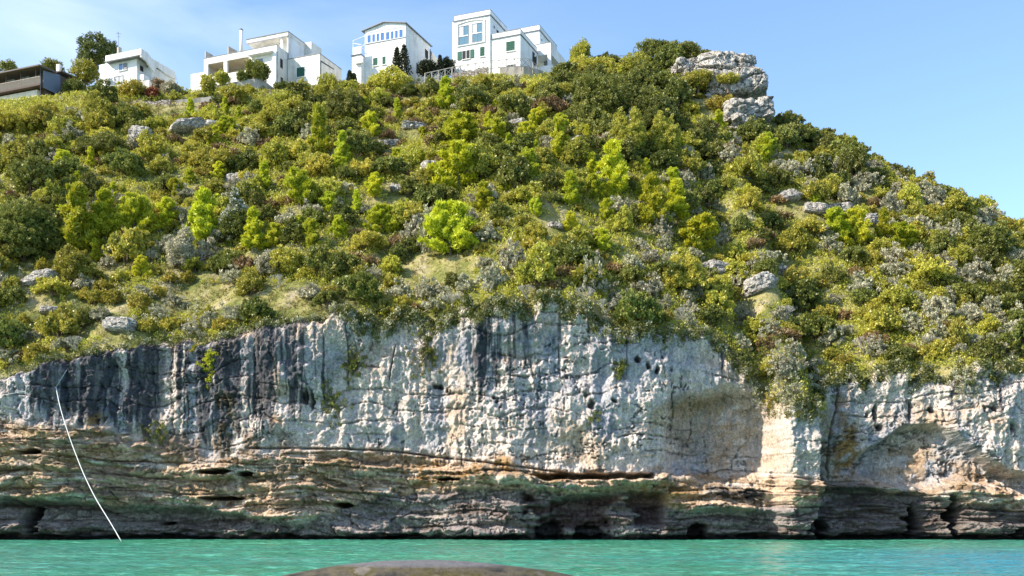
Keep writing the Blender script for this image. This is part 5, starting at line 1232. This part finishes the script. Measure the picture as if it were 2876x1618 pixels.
# plants growing on the cliff face
def facebush(label, px_, py_, rx, ry, mat, seed, n_=30):
    x, y, z = cliff_pt(px_, py_); k = y/F; r = np.random.default_rng(seed)
    cen = np.stack([r.normal(size=n_)*rx*k*.5, -np.abs(r.normal(size=n_))*.25, r.normal(size=n_)*ry*k*.5], 1)
    lv = leafset(cen, .22, 24, .18, .10, .6, .1, r); V, Q, M = merge(lv, tubes_np([([(0, .3, 0), tuple(c_*.5+np.array([0, -.05, 0])), tuple(c_)], [.03, .02, .012]) for c_ in cen], 4))
    o_ = link('cliff_plant', np_mesh('cliff_plant', V, Q, [MAT[mat], MAT['bark']], False, M), None, (x, y-.1, z)); tag(o_, label, 'cliff plant', 'plants rooted in the cliff face')
facebush('yellow green plant hanging in the dark streak at upper left of the cliff', 588, 1020, 22, 60, 'pine_needles', 1, 34)
facebush('tiny orange tuft just under the left brow', 546, 978, 6, 16, 'yellow_leaves', 2, 8)
facebush('dark bush hanging in the hollow under the brow, left of the pale centre wall', 1205, 985, 45, 70, 'dark_leaves', 3, 80)
facebush('dark bush on the cliff at the edge of the streaked wall', 995, 1030, 30, 45, 'dark_leaves', 4, 50)
facebush('dark ivy in the large black crevice right of the white flake', 935, 1140, 45, 70, 'dark_leaves', 5, 60)
facebush('small dark plant in the left wall below the big streaks', 440, 1210, 30, 36, 'dark_leaves', 6, 30)
facebush('round dark plant high on the right centre cliff', 1745, 1035, 20, 26, 'dark_leaves', 7, 34)
facebush('dark plant ringing a pale patch on the right centre cliff', 1672, 1175, 20, 20, 'dark_leaves', 8, 12)
facebush('green bush at the rim left of the buttress', 2095, 1012, 34, 34, 'dark_leaves', 9, 60)
facebush('yellow tuft at the left shoulder of the buttress', 2172, 1130, 22, 26, 'yellow_leaves', 10, 34)
facebush('grey green bush on top of the buttress', 2225, 1110, 34, 44, 'silver_leaves', 11, 50)
facebush('brown dry plant on the buttress below the rim', 2245, 1150, 30, 20, 'dry_leaves', 12, 26)
facebush('bright green tuft right of the buttress top', 2295, 1140, 20, 14, 'pine_needles', 13, 18)
facebush('dark bush in the corner right of the buttress', 2300, 1110, 26, 20, 'dark_leaves', 14, 30)
facebush('grey bush hanging from the far right rim', 2715, 1080, 44, 50, 'silver_leaves', 15, 60)
facebush('tall pale plant column above the buttress', 2185, 1040, 30, 70, 'silver_leaves', 16, 70)
facebush('orange brown dry plant above the buttress', 2160, 970, 30, 40, 'dry_leaves', 17, 40)
# bare dead bushes on the brow
def deadbush(label, px_, py_, w_, h_, seed):
    x, y, z = hit(px_, py_); k = y/F; r = random.Random(seed); mb = MB()
    def grow(p_, d_, l_, rad, n_):
        q = p_+d_*l_; mb.tube([p_, q], [rad, rad*.65], 4, cap=False)
        if n_ > 0:
            for _ in range(3): grow(q, (d_+Vector((r.uniform(-.8, .8), r.uniform(-.5, .5), r.uniform(-.35, .55)))).normalized(), l_*.72, rad*.62, n_-1)
    for q in range(5): grow(Vector((0, 0, -.2)), Vector((r.uniform(-.8, .8)*w_/h_, r.uniform(-.6, .1), 1)).normalized(), h_*k*.36, .035, 3)
    o_ = mb.build('dead_bush', MAT['dead_wood']); o_.location = (x, y-.3, z+.2); tag(o_, label, 'dead bush', 'bare dead bushes along the cliff brow')
for i, (a, b, lab) in enumerate([(1640, 868, 'sprawling bare grey bush at the top of the centre cliff'), (1700, 892, 'bare grey twigs beside the sprawling bare bush'), (1770, 915, 'bare dead bush near the rim left of the bowl'), (1920, 905, 'pale dead twigs above the rock bowl'),
    (1480, 842, 'bare dead bush on the centre of the brow'), (1270, 868, 'small bare bush over the dark streaks'), (2200, 900, 'bare bush above the planted buttress'), (2610, 985, 'white dead branch near the right brow'), (2420, 990, 'small bare twigs on the right cliff brow'), (560, 742, 'pale bare twigs on the lower left slope'),
    (780, 815, 'bare twig bush above the left clearing'), (215, 985, 'tiny bare bush on the left cliff edge')]):
    deadbush(lab, a, b, 50, 46, i)
print('objects', len(bpy.data.objects))
